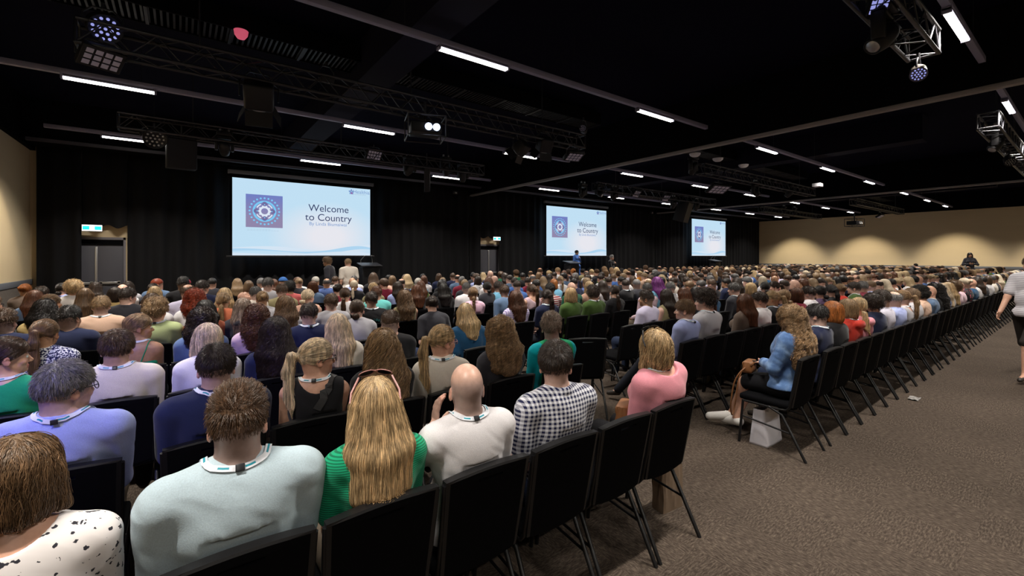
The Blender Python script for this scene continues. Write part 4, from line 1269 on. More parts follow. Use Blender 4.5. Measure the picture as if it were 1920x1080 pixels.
def screen(px0, label):
    X0 = px0
    o = empty('projection_screen', (X0 + SW / 2, 16.55, 1.80 + SH / 2)); tag(o, label, 'projection screen', 'projection screens on the front wall')
    MB().box((-SW / 2, 0, -SH / 2), (SW / 2, .01, SH / 2)).build('slide', M_SLIDE, o)
    m = MB(); b = .07
    m.box((-SW / 2 - b, -.002, -SH / 2), (-SW / 2, .03, SH / 2 + .12)); m.box((SW / 2, -.002, -SH / 2), (SW / 2 + b, .03, SH / 2 + .12)); m.box((-SW / 2 - b, -.002, SH / 2), (SW / 2 + b, .03, SH / 2 + .12))
    m.build('black_border', M_BLACK, o)
    MB().box((-SW / 2 - .16, -.03, -SH / 2 - .06), (SW / 2 + .16, .04, -SH / 2), bev=.01).build('weight_bar', M_STEEL, o)
    MB().box((-SW / 2 - .12, -.06, SH / 2 + .12), (SW / 2 + .12, .10, SH / 2 + .24), bev=.01).build('roller_case', M_RAIL, o)
    slide_text('Welcome', .665, .665, .345, M_INK, o, 'slide_heading'); slide_text('to Country', .665, .535, .345, M_INK, o, 'slide_heading')
    slide_text('By Linda Biumaiwai', .66, .445, .165, M_INK2, o, 'slide_byline')
    slide_text('Healthia', .925, .945, .185, M_INK2, o, 'logo_lettering')
    # logo of little figures in a ring
    m = MB(); cx, cz = (.842 - .5) * SW, (.94 - .5) * SH
    for k in range(5):
        A = PI / 2 + k * 2 * PI / 5; disc(m, cx + .075 * math.cos(A), cz + .075 * math.sin(A), .026, -.006, 12); disc(m, cx + .045 * math.cos(A), cz + .045 * math.sin(A), .034, -.005, 12)
    m.build('logo_emblem', M_INK2, o)
    m = MB(); disc(m, cx + .01, cz - .045, .035, -.008, 12); m.build('logo_dot', M_LOGOR, o)
    m = MB()
    for k in range(9): m.box((.39 * SW - .21 + k * .06, -.005, .418 * SH - .035), (.39 * SW - .21 + k * .06 + .045, -.004, .418 * SH - .02))
    m.build('logo_tagline', M_INK3, o)
    # waves along the bottom
    for mm, base, amp, ph, y in ((M_WAVE2, -.40, .035, 0, -.003), (M_WAVE, -.425, .03, 1.3, -.004), (M_SLIDE, -.452, .028, .6, -.005), (M_WAVE2, -.470, .02, 2.4, -.006)):
        V = []; F = []
        for i in range(49):
            u = i / 48; t = base + amp * math.sin(u * 7.5 + ph) * (.5 + .7 * u) + .075 * max(0, u - .62) * (1.6 if y > -.0045 else .8) * math.sin((u - .62) * 7)
            V += [((u - .5) * SW, y, t * SH), ((u - .5) * SW, y, -.5 * SH)]
        for i in range(48): F.append((2 * i, 2 * i + 1, 2 * i + 3, 2 * i + 2))
        link('slide_wave', mesh_np('slide_wave', V, F, False), o, mm)
    # circular dot picture on the slide
    a = .55; cx, cz = (.205 - .5) * SW, (.585 - .5) * SH
    p = empty('slide_picture', (cx, -.006, cz)); p.parent = o
    a = .535
    MB().box((-a, 0, -a), (a, .004, a)).build('picture_ground', M_ART, p)
    m = MB(); disc(m, 0, 0, .345, -.002, 48, .285)
    for k in range(24): A = 2 * PI * k / 24; disc(m, .43 * math.cos(A), .43 * math.sin(A), .030, -.002, 12)
    m.build('picture_ring', M_ARTB, p)
    m = MB()
    for k in range(4): disc(m, 0, 0, .265, -.002, 14, .225, k * PI / 2 + .45, k * PI / 2 + PI / 2 - .45)
    disc(m, 0, 0, .165, -.004, 40, .10)
    for k in range(10): A = 2 * PI * k / 10; disc(m, .165 * math.cos(A), .165 * math.sin(A), .028, -.0045, 8)
    m.build('picture_gear', M_ARTW, p)
    m = MB()
    for k in range(4): A = k * PI / 2; disc(m, .24 * math.cos(A), .24 * math.sin(A), .075, -.003, 20)
    m.build('picture_lobe', M_ARTD, p)
    m = MB()
    for k in range(4): A = k * PI / 2; disc(m, .215 * math.cos(A), .215 * math.sin(A), .020, -.0055, 10)
    m.build('picture_dot', M_ARTB, p)
    m = MB()
    for rr, n_ in ((0, 8), (1, 11)):
        for k in range(n_): m.box((-a + .04 + k * .085, 0, -a - .07 - rr * .035), (-a + .04 + k * .085 + .065, .001, -a - .062 - rr * .035))
    m.build('picture_caption', M_INK3, p)
    return o
SX = [ray_x(435.5, 16.55), ray_x(1024.5, 16.55), ray_x(1297, 16.55)]
screen(SX[0], 'largest looking lit screen showing the welcome slide, nearest the left door')
screen(SX[1], 'middle lit screen showing the welcome slide above the speaker in blue')
screen(SX[2], 'smallest looking lit screen showing the welcome slide near the beige wall')

# ------------------------------------------------------------------ stage risers and lecterns
def lectern(X, Y, z0, label, mic=True, rz=0.0):
    o = empty('lectern', (X, Y, z0), rz); tag(o, label, 'lectern', 'black lecterns below the screens')
    MB().box((-.30, -.2, 0), (.30, .22, 1.02), bev=.01).build('cabinet', M_PLASTIC, o)
    m = MB().box((-.36, -.28, -.02), (.36, .28, .02), Matrix.Translation((0, 0, 1.10)) @ Matrix.Rotation(.18, 4, 'X'), bev=.008); m.build('desk_top', M_STEEL, o)
    if mic:
        for s in (-1, 1):
            MB().tube([(s * .2 - .05, .15, 1.12), (s * .2 - .06, .14, 1.26), (s * .12 - .05, .02, 1.40), (s * .10 - .05, -.05, 1.42)], [.008, .007, .006, .012], 6).build('gooseneck_microphone', M_CHROME, o)
    return o
def riser(X, Y, w, d, label):
    o = MB().box((-w / 2, -d / 2, 0), (w / 2, d / 2, .38), bev=.01).build('stage_riser', M_BLACK); o.location = (X, Y, 0); tag(o, label, 'stage', 'low black stage risers')
riser(5.3, 15.45, 2.6, 1.6, 'low black stage riser under the lectern by the largest screen')
riser(15.35, 15.45, 2.8, 1.6, 'low black stage riser under the speaker in blue')
riser(29.4, 15.45, 2.6, 1.6, 'low black stage riser under the far right lectern')
lectern(ray_x(693, 15.3), 15.3, .38, 'black lectern with bent microphones beside the largest screen')
lectern(ray_x(1072, 15.2), 15.2, .38, 'black lectern in front of the speaker in blue', False)
lectern(ray_x(1341, 15.3), 15.3, .38, 'black lectern with thin microphones under the far right screen')
# ------------------------------------------------------------------ banquet chairs
def chair_fabric():
    m = mat('chair_black_fabric', (.0032, .0032, .004), .95, spec=.06); t = NT(m)
    n = t.node('ShaderNodeTexNoise', Scale=500.0); bp = t.node('ShaderNodeBump', Strength=.2, Distance=.001); t.l(n, 0, bp, 'Height'); t.l(bp, 0, t.b, 'Normal'); return m
M_CFAB = chair_fabric()
M_CEDGE = mat('chair_edge_vinyl', (.007, .007, .008), .4, spec=.4)
M_CLEG = mat('chair_leg_black_steel', (.005, .005, .006), .4, spec=.4)

def back_panel(thick=.034):
    """padded back with a hand slot; front (towards the sitter) and rear faces follow the lean of the back"""
    xs = [-1, -.92, -.62, -.36, -.30, -.15, 0, .15, .30, .36, .62, .92, 1]
    zs = [.44, .46, .56, .66, .76, .826, .834, .846, .852, .866, .875]
    def P(u, z, side):
        w = .205 + .014 * (z - .44) / .43
        zz = z + (.012 * (1 - u * u) if z > .86 else (-.02 * (1 - u * u) if z < .47 else 0))
        bul = .010 * (1 - abs(u) ** 6) * (1 if .45 < z < .87 else .3)
        yc = .012 + (.87 - z) * .19
        return (u * w, yc + (bul + thick / 2 if side else -bul * .8 - thick / 2), zz)
    V = []; idx = {}
    for s in (0, 1):
        for j, z in enumerate(zs):
            for i, u in enumerate(xs): idx[(s, j, i)] = len(V); V.append(P(u, z, s))
    F = []; mi = []; n, m = len(xs), len(zs)
    hole = lambda j, i: (j in (6, 7)) and 3 <= i <= 8 or (j == 5 and 4 <= i <= 7)
    hole = lambda j, i: j == 6 and 4 <= i <= 7
    for j in range(m - 1):
        for i in range(n - 1):
            edge = 1 if (i in (0, n - 2) or j in (m - 2,)) else 0
            if hole(j, i): continue
            F.append((idx[0, j, i], idx[0, j, i + 1], idx[0, j + 1, i + 1], idx[0, j + 1, i])); mi.append(edge)
            F.append((idx[1, j, i], idx[1, j + 1, i], idx[1, j + 1, i + 1], idx[1, j, i + 1])); mi.append(edge)
    for i in range(n - 1):
        for j, fl in ((0, 0), (m - 1, 1)):
            q = (idx[0, j, i], idx[1, j, i], idx[1, j, i + 1], idx[0, j, i + 1]); F.append(q if not fl else q[::-1]); mi.append(1)
    for j in range(m - 1):
        for i, fl in ((0, 1), (n - 1, 0)):
            q = (idx[0, j, i], idx[1, j, i], idx[1, j + 1, i], idx[0, j + 1, i]); F.append(q if not fl else q[::-1]); mi.append(1)
    # slot walls
    for i in range(4, 8):
        F.append((idx[0, 6, i], idx[0, 6, i + 1], idx[1, 6, i + 1], idx[1, 6, i])); mi.append(1)
        F.append((idx[0, 7, i], idx[1, 7, i], idx[1, 7, i + 1], idx[0, 7, i + 1])); mi.append(1)
    for i in (4, 8): F.append((idx[0, 6, i], idx[1, 6, i], idx[1, 7, i], idx[0, 7, i])); mi.append(1)
    me = mesh_np('backrest', V, F, False); me.polygons.foreach_set('material_index', mi)
    me.materials.append(M_CFAB); me.materials.append(M_CEDGE); return me

def chair_meshes():
    d = {}
    d['backrest'] = back_panel()
    m = MB().box((-.215, .10, .415), (.215, .535, .468), bev=.018); d['seat'] = m.mesh('seat'); d['seat'].materials.append(M_CFAB)
    for s in (-1, 1):
        m = MB().tube([(s * .205, .50, .41), (s * .212, .535, .0)], .0125, 8); me = m.mesh('leg'); me.materials.append(M_CLEG); d[('leg', s, 1)] = me
        m = MB().tube([(s * .205, .27, .405), (s * .208, .16, .36), (s * .215, -.035, .0)], .0125, 8); me = m.mesh('leg'); me.materials.append(M_CLEG); d[('leg', s, 0)] = me
        m = MB().tube([(s * .218, .012, .86), (s * .212, .055, .62), (s * .206, .098, .44), (s * .204, .125, .408), (s * .204, .18, .402), (s * .204, .50, .405)], .0115, 8); me = m.mesh('back_frame'); me.materials.append(M_CLEG); d[('back_frame', s)] = me
    m = MB()
    for y in (.16, .5): m.tube([(-.204, y, .402), (.204, y, .402)], .010, 6)
    for s in (-1, 1): m.tube([(s * .209, .52, .26), (s * .211, .07, .21)], .008, 6)
    d['seat_frame'] = m.mesh('seat_frame'); d['seat_frame'].materials.append(M_CLEG)
    for me in d.values():
        for v in me.vertices: v.co.x *= .962
    return d
CH = chair_meshes()
def full_chair():
    o = empty('banquet_chair')
    link('backrest', CH['backrest'], o); link('seat', CH['seat'], o); link('seat_frame', CH['seat_frame'], o)
    for s in (-1, 1):
        link('leg', CH[('leg', s, 1)], o); link('leg', CH[('leg', s, 0)], o); link('back_frame', CH[('back_frame', s)], o)
    return o
def simple_chair_mesh():
    m = MB(); bm = back_panel()
    m.add([v.co[:] for v in bm.vertices], [tuple(p.vertices) for p in bm.polygons])
    m.box((-.215, .10, .415), (.215, .535, .468))
    for s in (-1, 1):
        m.tube([(s * .205, .50, .41), (s * .212, .535, .0)], .0125, 5); m.tube([(s * .205, .27, .405), (s * .215, -.035, .0)], .0125, 5)
    me = m.mesh('banquet_chair')
    for v in me.vertices: v.co.x *= .962
    me.materials.append(M_CFAB); return me
M_SIMPLE = simple_chair_mesh()
CHAIR_PROTO = None
def put_chair(X, Y, rz, full, label, group='black banquet chairs set out in rows'):
    global CHAIR_PROTO
    if full:
        if CHAIR_PROTO is None: CHAIR_PROTO = full_chair(); o = CHAIR_PROTO
        else: o = copy_tree(CHAIR_PROTO)
    else: o = link('banquet_chair', M_SIMPLE)
    o.location = (X, Y, 0); o.rotation_euler = (0, 0, rz); tag(o, label, 'chair', group); return o
# ------------------------------------------------------------------ who sits where
HC = dict(blk=(.010, .008, .008), dbr=(.026, .015, .010), brn=(.065, .035, .019), lbr=(.15, .09, .048), aub=(.10, .036, .016), red=(.20, .030, .010), gin=(.33, .115, .03),
          dbl=(.26, .172, .095), bln=(.46, .335, .19), pbl=(.60, .50, .37), ash=(.21, .16, .13), dgr=(.075, .070, .070), gry=(.17, .165, .165), wht=(.50, .47, .42), vio=(.30, .07, .36))
HN = dict(blk='black', dbr='dark-brown', brn='brown', lbr='light-brown', aub='auburn', red='red', gin='ginger', dbl='dark-blond', bln='blond', pbl='pale-blond', ash='ash-blond', dgr='dark-grey', gry='grey', wht='white', vio='violet')
TC = dict(wht=(.74, .72, .75), crm=(.68, .62, .55), gry=(.47, .46, .50), blk=(.013, .013, .016), nvy=(.016, .022, .062), lbl=(.36, .42, .74), pgb=(.44, .55, .62), blu=(.07, .17, .50), sky=(.20, .50, .74), tea=(.16, .60, .58),
          grn=(.015, .34, .16), olv=(.065, .12, .03), pol=(.44, .52, .26), pnk=(.78, .30, .37), ppk=(.70, .50, .58), cor=(.72, .16, .16), lil=(.62, .58, .78), red=(.48, .035, .022), mrn=(.22, .02, .045), ylw=(.55, .40, .17),
          bei=(.74, .50, .38), rst=(.46, .13, .065), chr=(.036, .036, .046), slt=(.12, .19, .32), tea2=(.012, .065, .15), brw=(.15, .11, .09), pur=(.07, .04, .09), ora=(.55, .22, .03), khk=(.30, .26, .14), dgn=(.012, .10, .055), pea=(.70, .42, .32))
TN = dict(wht='white', crm='cream', gry='light-grey', blk='black', nvy='navy', lbl='lavender-blue', pgb='pale grey-blue', blu='blue', sky='sky-blue', tea='turquoise', grn='bright-green', olv='olive-green', pol='pale-olive', pnk='pink', ppk='pale-pink', cor='coral',
          lil='pale-lilac', red='red', mrn='maroon', ylw='mustard', bei='beige', rst='rust', chr='charcoal', slt='slate-blue', tea2='dark-teal', brw='brown', pur='dark-purple', ora='orange', khk='khaki', dgn='dark-green', pea='peach')
PN = dict(navycheck='navy-and-white check', bluecheck='blue check', lavcheck='lavender check', pinkcheck='pink check', whitecheck='fine violet check', redstripe='red-and-white striped', floral='white floral', darkfloral='dark floral', leaf='navy-and-white leafy', whiteprint='white printed', denim='blue denim', greenteal='green-and-turquoise', greystripe='grey striped', ribgreen='bright-green ribbed')
SKIN = dict(l=(.62, .35, .25), p=(.68, .42, .33), t=(.45, .25, .15), d=(.13, .065, .038))
def greenteal_fn(t, tc):
    sp = t.node('ShaderNodeSeparateXYZ'); t.l(tc, 'Object', sp, 0)
    a = t.node('ShaderNodeMath', operation='ABSOLUTE'); t.l(sp, 'X', a, 0)
    g = t.node('ShaderNodeMath', operation='GREATER_THAN'); g.inputs[1].default_value = .155; t.l(a, 0, g, 0)
    r = t.ramp([(0, (.01, .36, .15)), (1, (.0, .40, .48))]); t.l(g, 0, r, 0); t.l(r, 0, t.b, 'Base Color')
M_PAT['greenteal'] = pattern_mat('green_teal_blocks', greenteal_fn)

# column, head-top line, row (0 nearest, - = nearest fitting), sex, hair, colour, top, sleeve+neck, apparent turn (deg), extras
# sleeves: s short, l long, k tank, v strap ; neck: r round, c collar, o open, h hood
CAT = """
35 868 0 f bob lbr floral so 25 bobl=.05,heavy=1.1,broad=1.1
445 722 0 m fade brn pgb sr 3 lan,heavy=1.12,broad=1.18,hth=.006,wrinkle=.0045,skin=p
700 762 0 f long bln ribgreen so 0 gl=toppink,hlen=.30,hwide=1.15,slength=1.25
870 684 0 m bald - wht sr -14 lan,armL=face,scalp=.5,stubble=.65,heavy=1.08,broad=1.08,skin=p,watch
1037 640 0 m short dbr navycheck sc 0 hth=.010,broad=1.08
1245 640 0 f bob bln pnk lw -38 curl=6,slength=.8,lan,gl=top,bobl=.085,lump=2.2,loose=.028,heavy=1.12,broad=1.1,hth=.024,x=2.39,dy=-.08,roll=-.10,skin=p
1480 592 0 f curly dbl denim lc -48 denimlady,hlen=.42,hwide=2.1,hth=.034,lump=1.5,lean=.09,x=4.50,loose=.026,heavy=1.30,broad=1.16
1527 580 0 m short blk nvy lc -66 lan
1557 571 0 f bob gin blk lr -30
1585 573 0 f bob dbl red lh -35 lan
1605 573 0 f lowpony bln pnk lh -20
1633 564 0 f afro dbr nvy sr -25
1650 543 0 m short dbr whitecheck sc -55
1672 549 0 m balding gry lbl sc -45 skin=p
1688 548 0 f pony dbl gry kr -72 lan
1722 541 0 m messy blk bei lr -70 armR=phone
1785 530 0 f afro lbr ppk sr -65
1806 521 0 f bun pbl darkfloral sr -45
1828 519 0 f long dbr whiteprint sr -40 hlen=.2
1848 519 0 f bob brn wht sr -40
120 678 1 m short gry lbl lc 58 lan,gl=std,hth=.010,eyes,heavy=1.12,broad=1.15
405 645 1 m short dbr nvy sc 0 skin=p,lan,heavy=1.1,broad=1.12,hth=.008
590 668 1 f pony pbl blk kr 86 lan,gl=std,eyes,hlen=.28,bagstrap
715 640 1 f wavy dbl blk lr 0 hlen=.36,hwide=1.2,lump=1.7,curl=1.4
825 610 1 f pony bln crm sr 78 lan,gl=pink,eyes,hlen=.31
935 617 1 f curly dbl chr lc 4 hlen=.22,hwide=1.25,lump=1.3
1030 600 1 m fade ash greenteal lr 5 hth=.012,lump=4,nape=-.02
1297 568 1 m short lbr lbl lc -84 lan,eyes,legsout,skin=p
1338 543 1 m messy dbr gry sr -68 eyes,lan
1395 560 1 f long aub brw lr -22 hlen=.27
1445 546 1 f pony bln blk sr -75 lan,hlen=.24
1462 548 1 f lowbun dbl nvy lr -40
1480 548 1 f bob aub mrn lr -30 bobl=.08
1505 537 1 m short dbr wht sc -75
1533 547 1 f lowbun blk pur sr -50
1555 548 1 f pony blk blk sr -30
1572 540 1 f bun dbl red sr -30
10 632 2 f lowbun brn grn so 80 lan,eyes
220 628 2 m short brn crm sr 14 lan,hth=.011,heavy=1.1,broad=1.1
390 618 2 f bob pbl wht sr -15 bobl=.06,lump=2.0
515 610 2 f wavy dbr nvy so 5 hlen=.30,hwide=1.15
632 603 2 f long pbl crm sr 0 hlen=.30
730 597 2 m crew brn blk sr 12 skin=p,heavy=1.08
880 602 2 f long bln tea2 so 10 lean=.30,hlen=.18
1210 549 2 m fade dbr lil sr -84 stubble=.5
1247 556 2 f long dbr khk kr -30 hlen=.26
1280 545 2 f long aub brw kr -40 hlen=.27
1303 549 2 f long blk chr sr -50 hlen=.24
1375 530 2 m short dgr chr lc -60 lan
1405 538 2 f bob bln blk sr -40
1432 534 2 f lowbun blk nvy sr -20
85 607 3 f pony lbr leaf sr 22 hlen=.26
258 600 3 f lowbun dbl grn vr 78 lan,eyes
378 590 3 f curly dbr slt lr 0 hlen=.16,lump=1.2
480 585 3 f curly aub ppk sr 0 hlen=.22
578 587 3 m short dbr nvy sc 12 lan
672 592 3 f lowbun brn gry lc 8 lean=.22
815 590 3 f bun dbr chr sr -5 lean=.30
965 560 3 f wavy aub lavcheck lr 0 hlen=.24
1023 560 3 f pony dbr nvy sr -25 hlen=.2,lan
1068 553 3 f bob bln olv lr 0 bobl=.10
1110 538 3 m messy dbr olv lr -28 lan
1150 555 3 f lowpony dbr blk lc -25
1217 530 3 m crew dgr ppk lc -30 lan
1232 520 3 f long vio sky sr -20 hlen=.22
1253 534 3 m short gry wht sc -20
1312 529 3 m short dgr lil sc -50 lan
1333 530 3 m fade brn chr sr -60
1360 521 3 m short blk nvy sr -95 stubble=.9,skin=t
130 582 4 m fade blk nvy sr 38
292 562 4 m messy dbl pol sr 22 lan
385 578 4 f long blk rst lr 0 hlen=.14
455 573 4 f long ash chr lh 5 hlen=.30
535 565 4 f wavy lbr wht lr 8 hlen=.26
620 553 4 m short brn gry sr 5
695 548 4 m short dbr blk sr 8 lan,backtext
757 570 4 f wavy lbr khk kr 5 hlen=.30
885 552 4 f braid lbr pinkcheck lc -10 hlen=.22
948 545 4 m short brn slt lr -8 lean=.18,stubble=.6
995 547 4 f pony brn ppk kr -35 hlen=.24
1030 541 4 m short blk redstripe sr -25
1070 542 4 m bald - dgn sr -30 skin=p
1128 550 4 f wavy dbr wht lr -30 hlen=.18
1192 538 4 m crew gry chr lc -28
1285 521 4 f pony dbr chr sr -40
1330 526 4 m short gry lil sc -50
7 548 5 f lowbun lbr blk sr 85 gl=std
85 570 5 f wavy blk ylw sr 18 hlen=.16
190 555 5 m short dbl bei sr 5 lan
285 551 5 f bob brn wht sr 5
405 549 5 f lowpony dbl rst lr 8
463 558 5 f bun dbl gry sr 0
576 562 5 f lowbun pbl pea kr 35
646 555 5 f lowpony brn wht sr 5 hlen=.22
705 549 5 m short aub tea lr 10
780 541 5 f long aub blk lr 0 hlen=.22
830 540 5 f long blk blk sr 0 hlen=.24
882 535 5 m crew dgr wht sr -5
930 536 5 m short dbr sky sc -15
962 528 5 m short dbr blu lc -15
62 532 - f bun gin brw sr 20
78 546 - m short dbr chr sr 20
66 556 - f long aub slt sr 20
95 554 - f lowpony lbr pea sr 70
118 539 - f lowbun blk lbl sr 20
138 528 - f afro bln wht sr 0
160 541 - f long lbr khk lr 0 hlen=.3
192 532 - f long dbr blk sr 25 hlen=.24
216 547 - f bob dbr ylw sr 10
230 533 - m bald - wht sr 20
238 540 - m short dbr chr lc 50
257 533 - f long dbr gry lr 0
287 536 - f bun dbr chr sr 10
303 522 - m short red slt lc 70
343 520 - m fade blk blk lr 30 skin=t
362 523 - m cap brn wht sr 0 hat=red
379 526 - m short dbr nvy sr 40
352 533 - m balding brn lil sc 20
365 545 - f curly red wht lr 0 hlen=.16
402 521 - m short blk chr sr 30
421 543 - f long bln wht lr 10
450 525 - f wavy dbl blk sr 0
466 532 - f bob lbr pea kr 5
493 523 - m short gry wht sr 20
502 521 - m short dgr gry sr 20
512 529 - f curly aub blk sr 0 hlen=.18
528 532 - m short brn khk sr 0
543 538 - m messy blk cor sr 5
538 521 - m cap lbr gry sr 40 hat=blue
560 521 - f bun dbl chr sr 0
575 522 - m short wht nvy lc 30
557 529 - m short aub whiteprint sr 35
586 535 - f bob aub slt sr 5
612 531 - m balding dgr bluecheck sc 10
633 539 - f bun dbr mrn sr 20
663 545 - f lowpony pbl blk lr 5
692 519 - f bob brn wht sr 0
700 511 - f long brn blk sr 0
721 517 - m short blk wht sr 20 skin=t
735 517 - f bob lbr pea kr 0
742 515 - f long lbr pea kr 0
752 525 - m balding dbr nvy sr 5 lan
763 514 - f long bln olv sr 10
792 513 - m short blk nvy lr 0 skin=d
794 523 - f bob aub wht sr 0
783 528 - m short wht sky sr -5
822 517 - f bob brn nvy lr 0
829 524 - f bun dbl blk sr 0
848 516 - m short brn nvy lr -5
857 518 - m balding dbr slt sc -5
870 526 - f lowbun dbl chr lr -10
886 515 - m short blk chr lr -10
895 522 - f bob dbr whiteprint sr -5
905 511 - f long bln blk sr 0
919 507 - m bald - nvy sr 0 skin=p
915 519 - f long aub wht sr 0
938 513 - f afro brn dgn sr -5
912 533 - f lowbun blk chr sr -25
967 508 - m short brn dgn sr -5
979 512 - m short blk blk sr 0
994 509 - m bald - wht sr -10
998 518 - m balding gry wht sr -10
1012 502 - m short brn nvy lc -5
1009 514 - f bob lbr wht sr 0
1017 522 - f long dbl blu lr 0
1029 518 - f long dbr brw sr 0
1045 503 - m short dbl wht lc 0
1057 507 - f long aub wht sr 0
1065 507 - m bald - nvy lr -10
1075 503 - f afro gin blk sr 0
1091 505 - f bob blk khk sr 0
1099 514 - m short brn nvy lr 0
1108 506 - f long bln crm sr 0
1118 506 - m short brn chr lr -20
1127 513 - m short dbr olv lc -88
1132 500 - f bun lbr wht sr -10
1146 503 - f bob lbr chr sr -10
1155 502 - f pony bln wht sr -20
1172 510 - f bun dbl grn lr -20
1184 508 - f bob blk wht sr -20
1193 503 - m short dbr wht sr -30
1149 519 - m short lbr blu lc -30
1037 532 - f bob gin sky sr -10
1050 525 - f pony dbl wht sr -20
1075 528 - m short blk nvy sr -20
1103 531 - f long bln pea sr -10
963 530 - m short dbr blu sr -10
988 527 - f lowpony dbr mrn sr -20
1004 528 - m short blk chr lc -30
1140 539 - m short dbr chr lr -20
1172 532 - m short dbr blk lc -30 lan
1185 526 - f long brn wht sr -20
1197 512 - f bob bln ora sr -20
1210 498 - m short brn wht sc -84
1219 504 - m bald - chr lc -30
1236 500 - m short dbr chr lr -80
1246 503 - m short brn nvy sc -75
1264 511 - m short dbr chr lc -60
1278 513 - f wavy dbr ppk sr -30
1294 514 - f bun lbr tea sr -40
1305 507 - m short brn blk lr -50
1318 506 - m short brn nvy lr -50
1330 518 - f long dbr khk sr -40
1383 514 - m short dbr chr sr -50
1397 516 - m short brn wht sc 60 skin=t
1412 511 - f long bln blu sr -40
1428 519 - f bob pbl wht sr -40
1440 511 - m short brn wht sc -50
1330 506 - m short brn chr lr -50
1475 520 - m short brn nvy sc -60
1492 517 - m short blk wht sr -50
1515 514 - m short dbr nvy lr -80
1528 524 - f afro dbl blk sr -30
1549 518 - m balding gry lil sc -45 skin=p
1567 538 - f bun dbl mrn sr -30
1580 509 - m bald - wht sr -50
1587 516 - m fade brn lbl lc -50
1604 512 - m fade dgr slt lc -50
1614 517 - m short brn slt lc -50
1625 516 - m short blk lbl lc -50
1637 518 - m bald - wht sr -45 skin=t
1497 504 - m bald - blk sr -50
1680 515 - f curly dbl khk lr -30 hlen=.22
1700 514 - m short brn nvy lc -50
1730 513 - f wavy dbr brw lr -40
1752 503 - m bald - chr sr -50
1716 497 - m short blk nvy lr -80
1765 501 - m bald - gry lc -50
1803 508 - f bob dbl blk sr -50
1826 515 - f bun lbr whiteprint sr -50
1862 499 - m short blk wht lc -75
1875 512 - f long blk chr kr -50
1890 503 - m short blk wht lc -70 lan
1908 508 - m short dbr lil sc -60
"""
# ------------------------------------------------------------------ seating the audience
ROW0, PITCH, NROW = 1.57, 1.05, 10
HEADY = .185
def row_y(r): return ROW0 + PITCH * r
ORD = 'first second third fourth fifth sixth seventh eighth ninth tenth eleventh twelfth thirteenth fourteenth fifteenth sixteenth seventeenth eighteenth nineteenth'.split()
TENS = {2: ('twentieth', 'twenty'), 3: ('thirtieth', 'thirty'), 4: ('fortieth', 'forty'), 5: ('fiftieth', 'fifty'), 6: ('sixtieth', 'sixty'), 7: ('seventieth', 'seventy'), 8: ('eightieth', 'eighty'), 9: ('ninetieth', 'ninety')}
def ordinal(n):
    if n < 20: return ORD[n - 1]
    t, u = divmod(n, 10)
    return TENS[t][0] if u == 0 else TENS[t][1] + '-' + ORD[u - 1]
ROWN = ['nearest row'] + ['%s-nearest row' % ORD[i] for i in range(1, 10)]

people = []
for line in CAT.strip().splitlines():
    f = line.split()
    px, py, row, sex, hair, hc, top, slv, turn = f[:9]
    ex = {}
    for t in (f[9].split(',') if len(f) > 9 else []):
        k, _, v = t.partition('=')
        try: ex[k] = float(v) if v else True
        except ValueError: ex[k] = v
    people.append(dict(px=float(px), py=float(py), row=None if row == '-' else int(row), sex=sex, hair=hair, hc=hc, top=top, slv=slv, turn=float(turn), ex=ex, listed=True))
def solve(p, r):
    y = row_y(r) + HEADY + p['ex'].get('dy', 0) + (.30 * math.sin(p['ex'].get('lean', 0)))
    X = ray_x(p['px'], y); z = depth(X, y)
    return X, EYE - (p['py'] - CY) * z / CF
taken = {r: [] for r in range(NROW)}
for p in people:
    if p['row'] is not None:
        X, zt = solve(p, p['row']); p['X'] = X; p['zt'] = zt; taken[p['row']].append(X)
for p in people:
    if p['row'] is None:
        best = None
        for r in range(3, NROW):
            X, zt = solve(p, r)
            if X < -2.75: continue
            near = min([abs(X - t) for t in taken[r]] + [9])
            sc = abs(zt - 1.235) * 4 + max(0, .40 - near) * 3
            if best is None or sc < best[0]: best = (sc, r, X, zt)
        p['row'], p['X'], p['zt'] = best[1:]; taken[p['row']].append(p['X'])
# further listeners in the seats between
rnd = random.Random(11)
EMPTY = {0: [(-9, -.5), (1.80, 2.2), (2.6, 4.35)], 1: [(-9, -.7), (2.62, 4.5)], 2: [(-9, -1.1), (2.55, 5.05)], 3: [(-9, -1.25), (2.62, 3.45)], 4: [(-9, -1.4), (2.75, 3.3)], 5: [(-9, -1.8)]}
HS_F = ['long', 'long', 'wavy', 'wavy', 'bob', 'pony', 'lowpony', 'bun', 'lowbun', 'curly']; HS_M = ['short', 'short', 'short', 'fade', 'crew', 'messy', 'balding', 'bald']
HCF = ['dbr', 'dbr', 'brn', 'brn', 'lbr', 'dbl', 'dbl', 'bln', 'bln', 'pbl', 'aub', 'blk', 'blk']; HCM = ['dbr', 'dbr', 'brn', 'brn', 'blk', 'lbr', 'dgr', 'gry', 'dbl']
TOPS = ['wht', 'wht', 'wht', 'crm', 'gry', 'blk', 'blk', 'blk', 'nvy', 'nvy', 'chr', 'lbl', 'blu', 'sky', 'ppk', 'olv', 'slt', 'mrn', 'khk', 'lil', 'pea', 'tea2', 'bei', 'whitecheck', 'whiteprint', 'bluecheck']
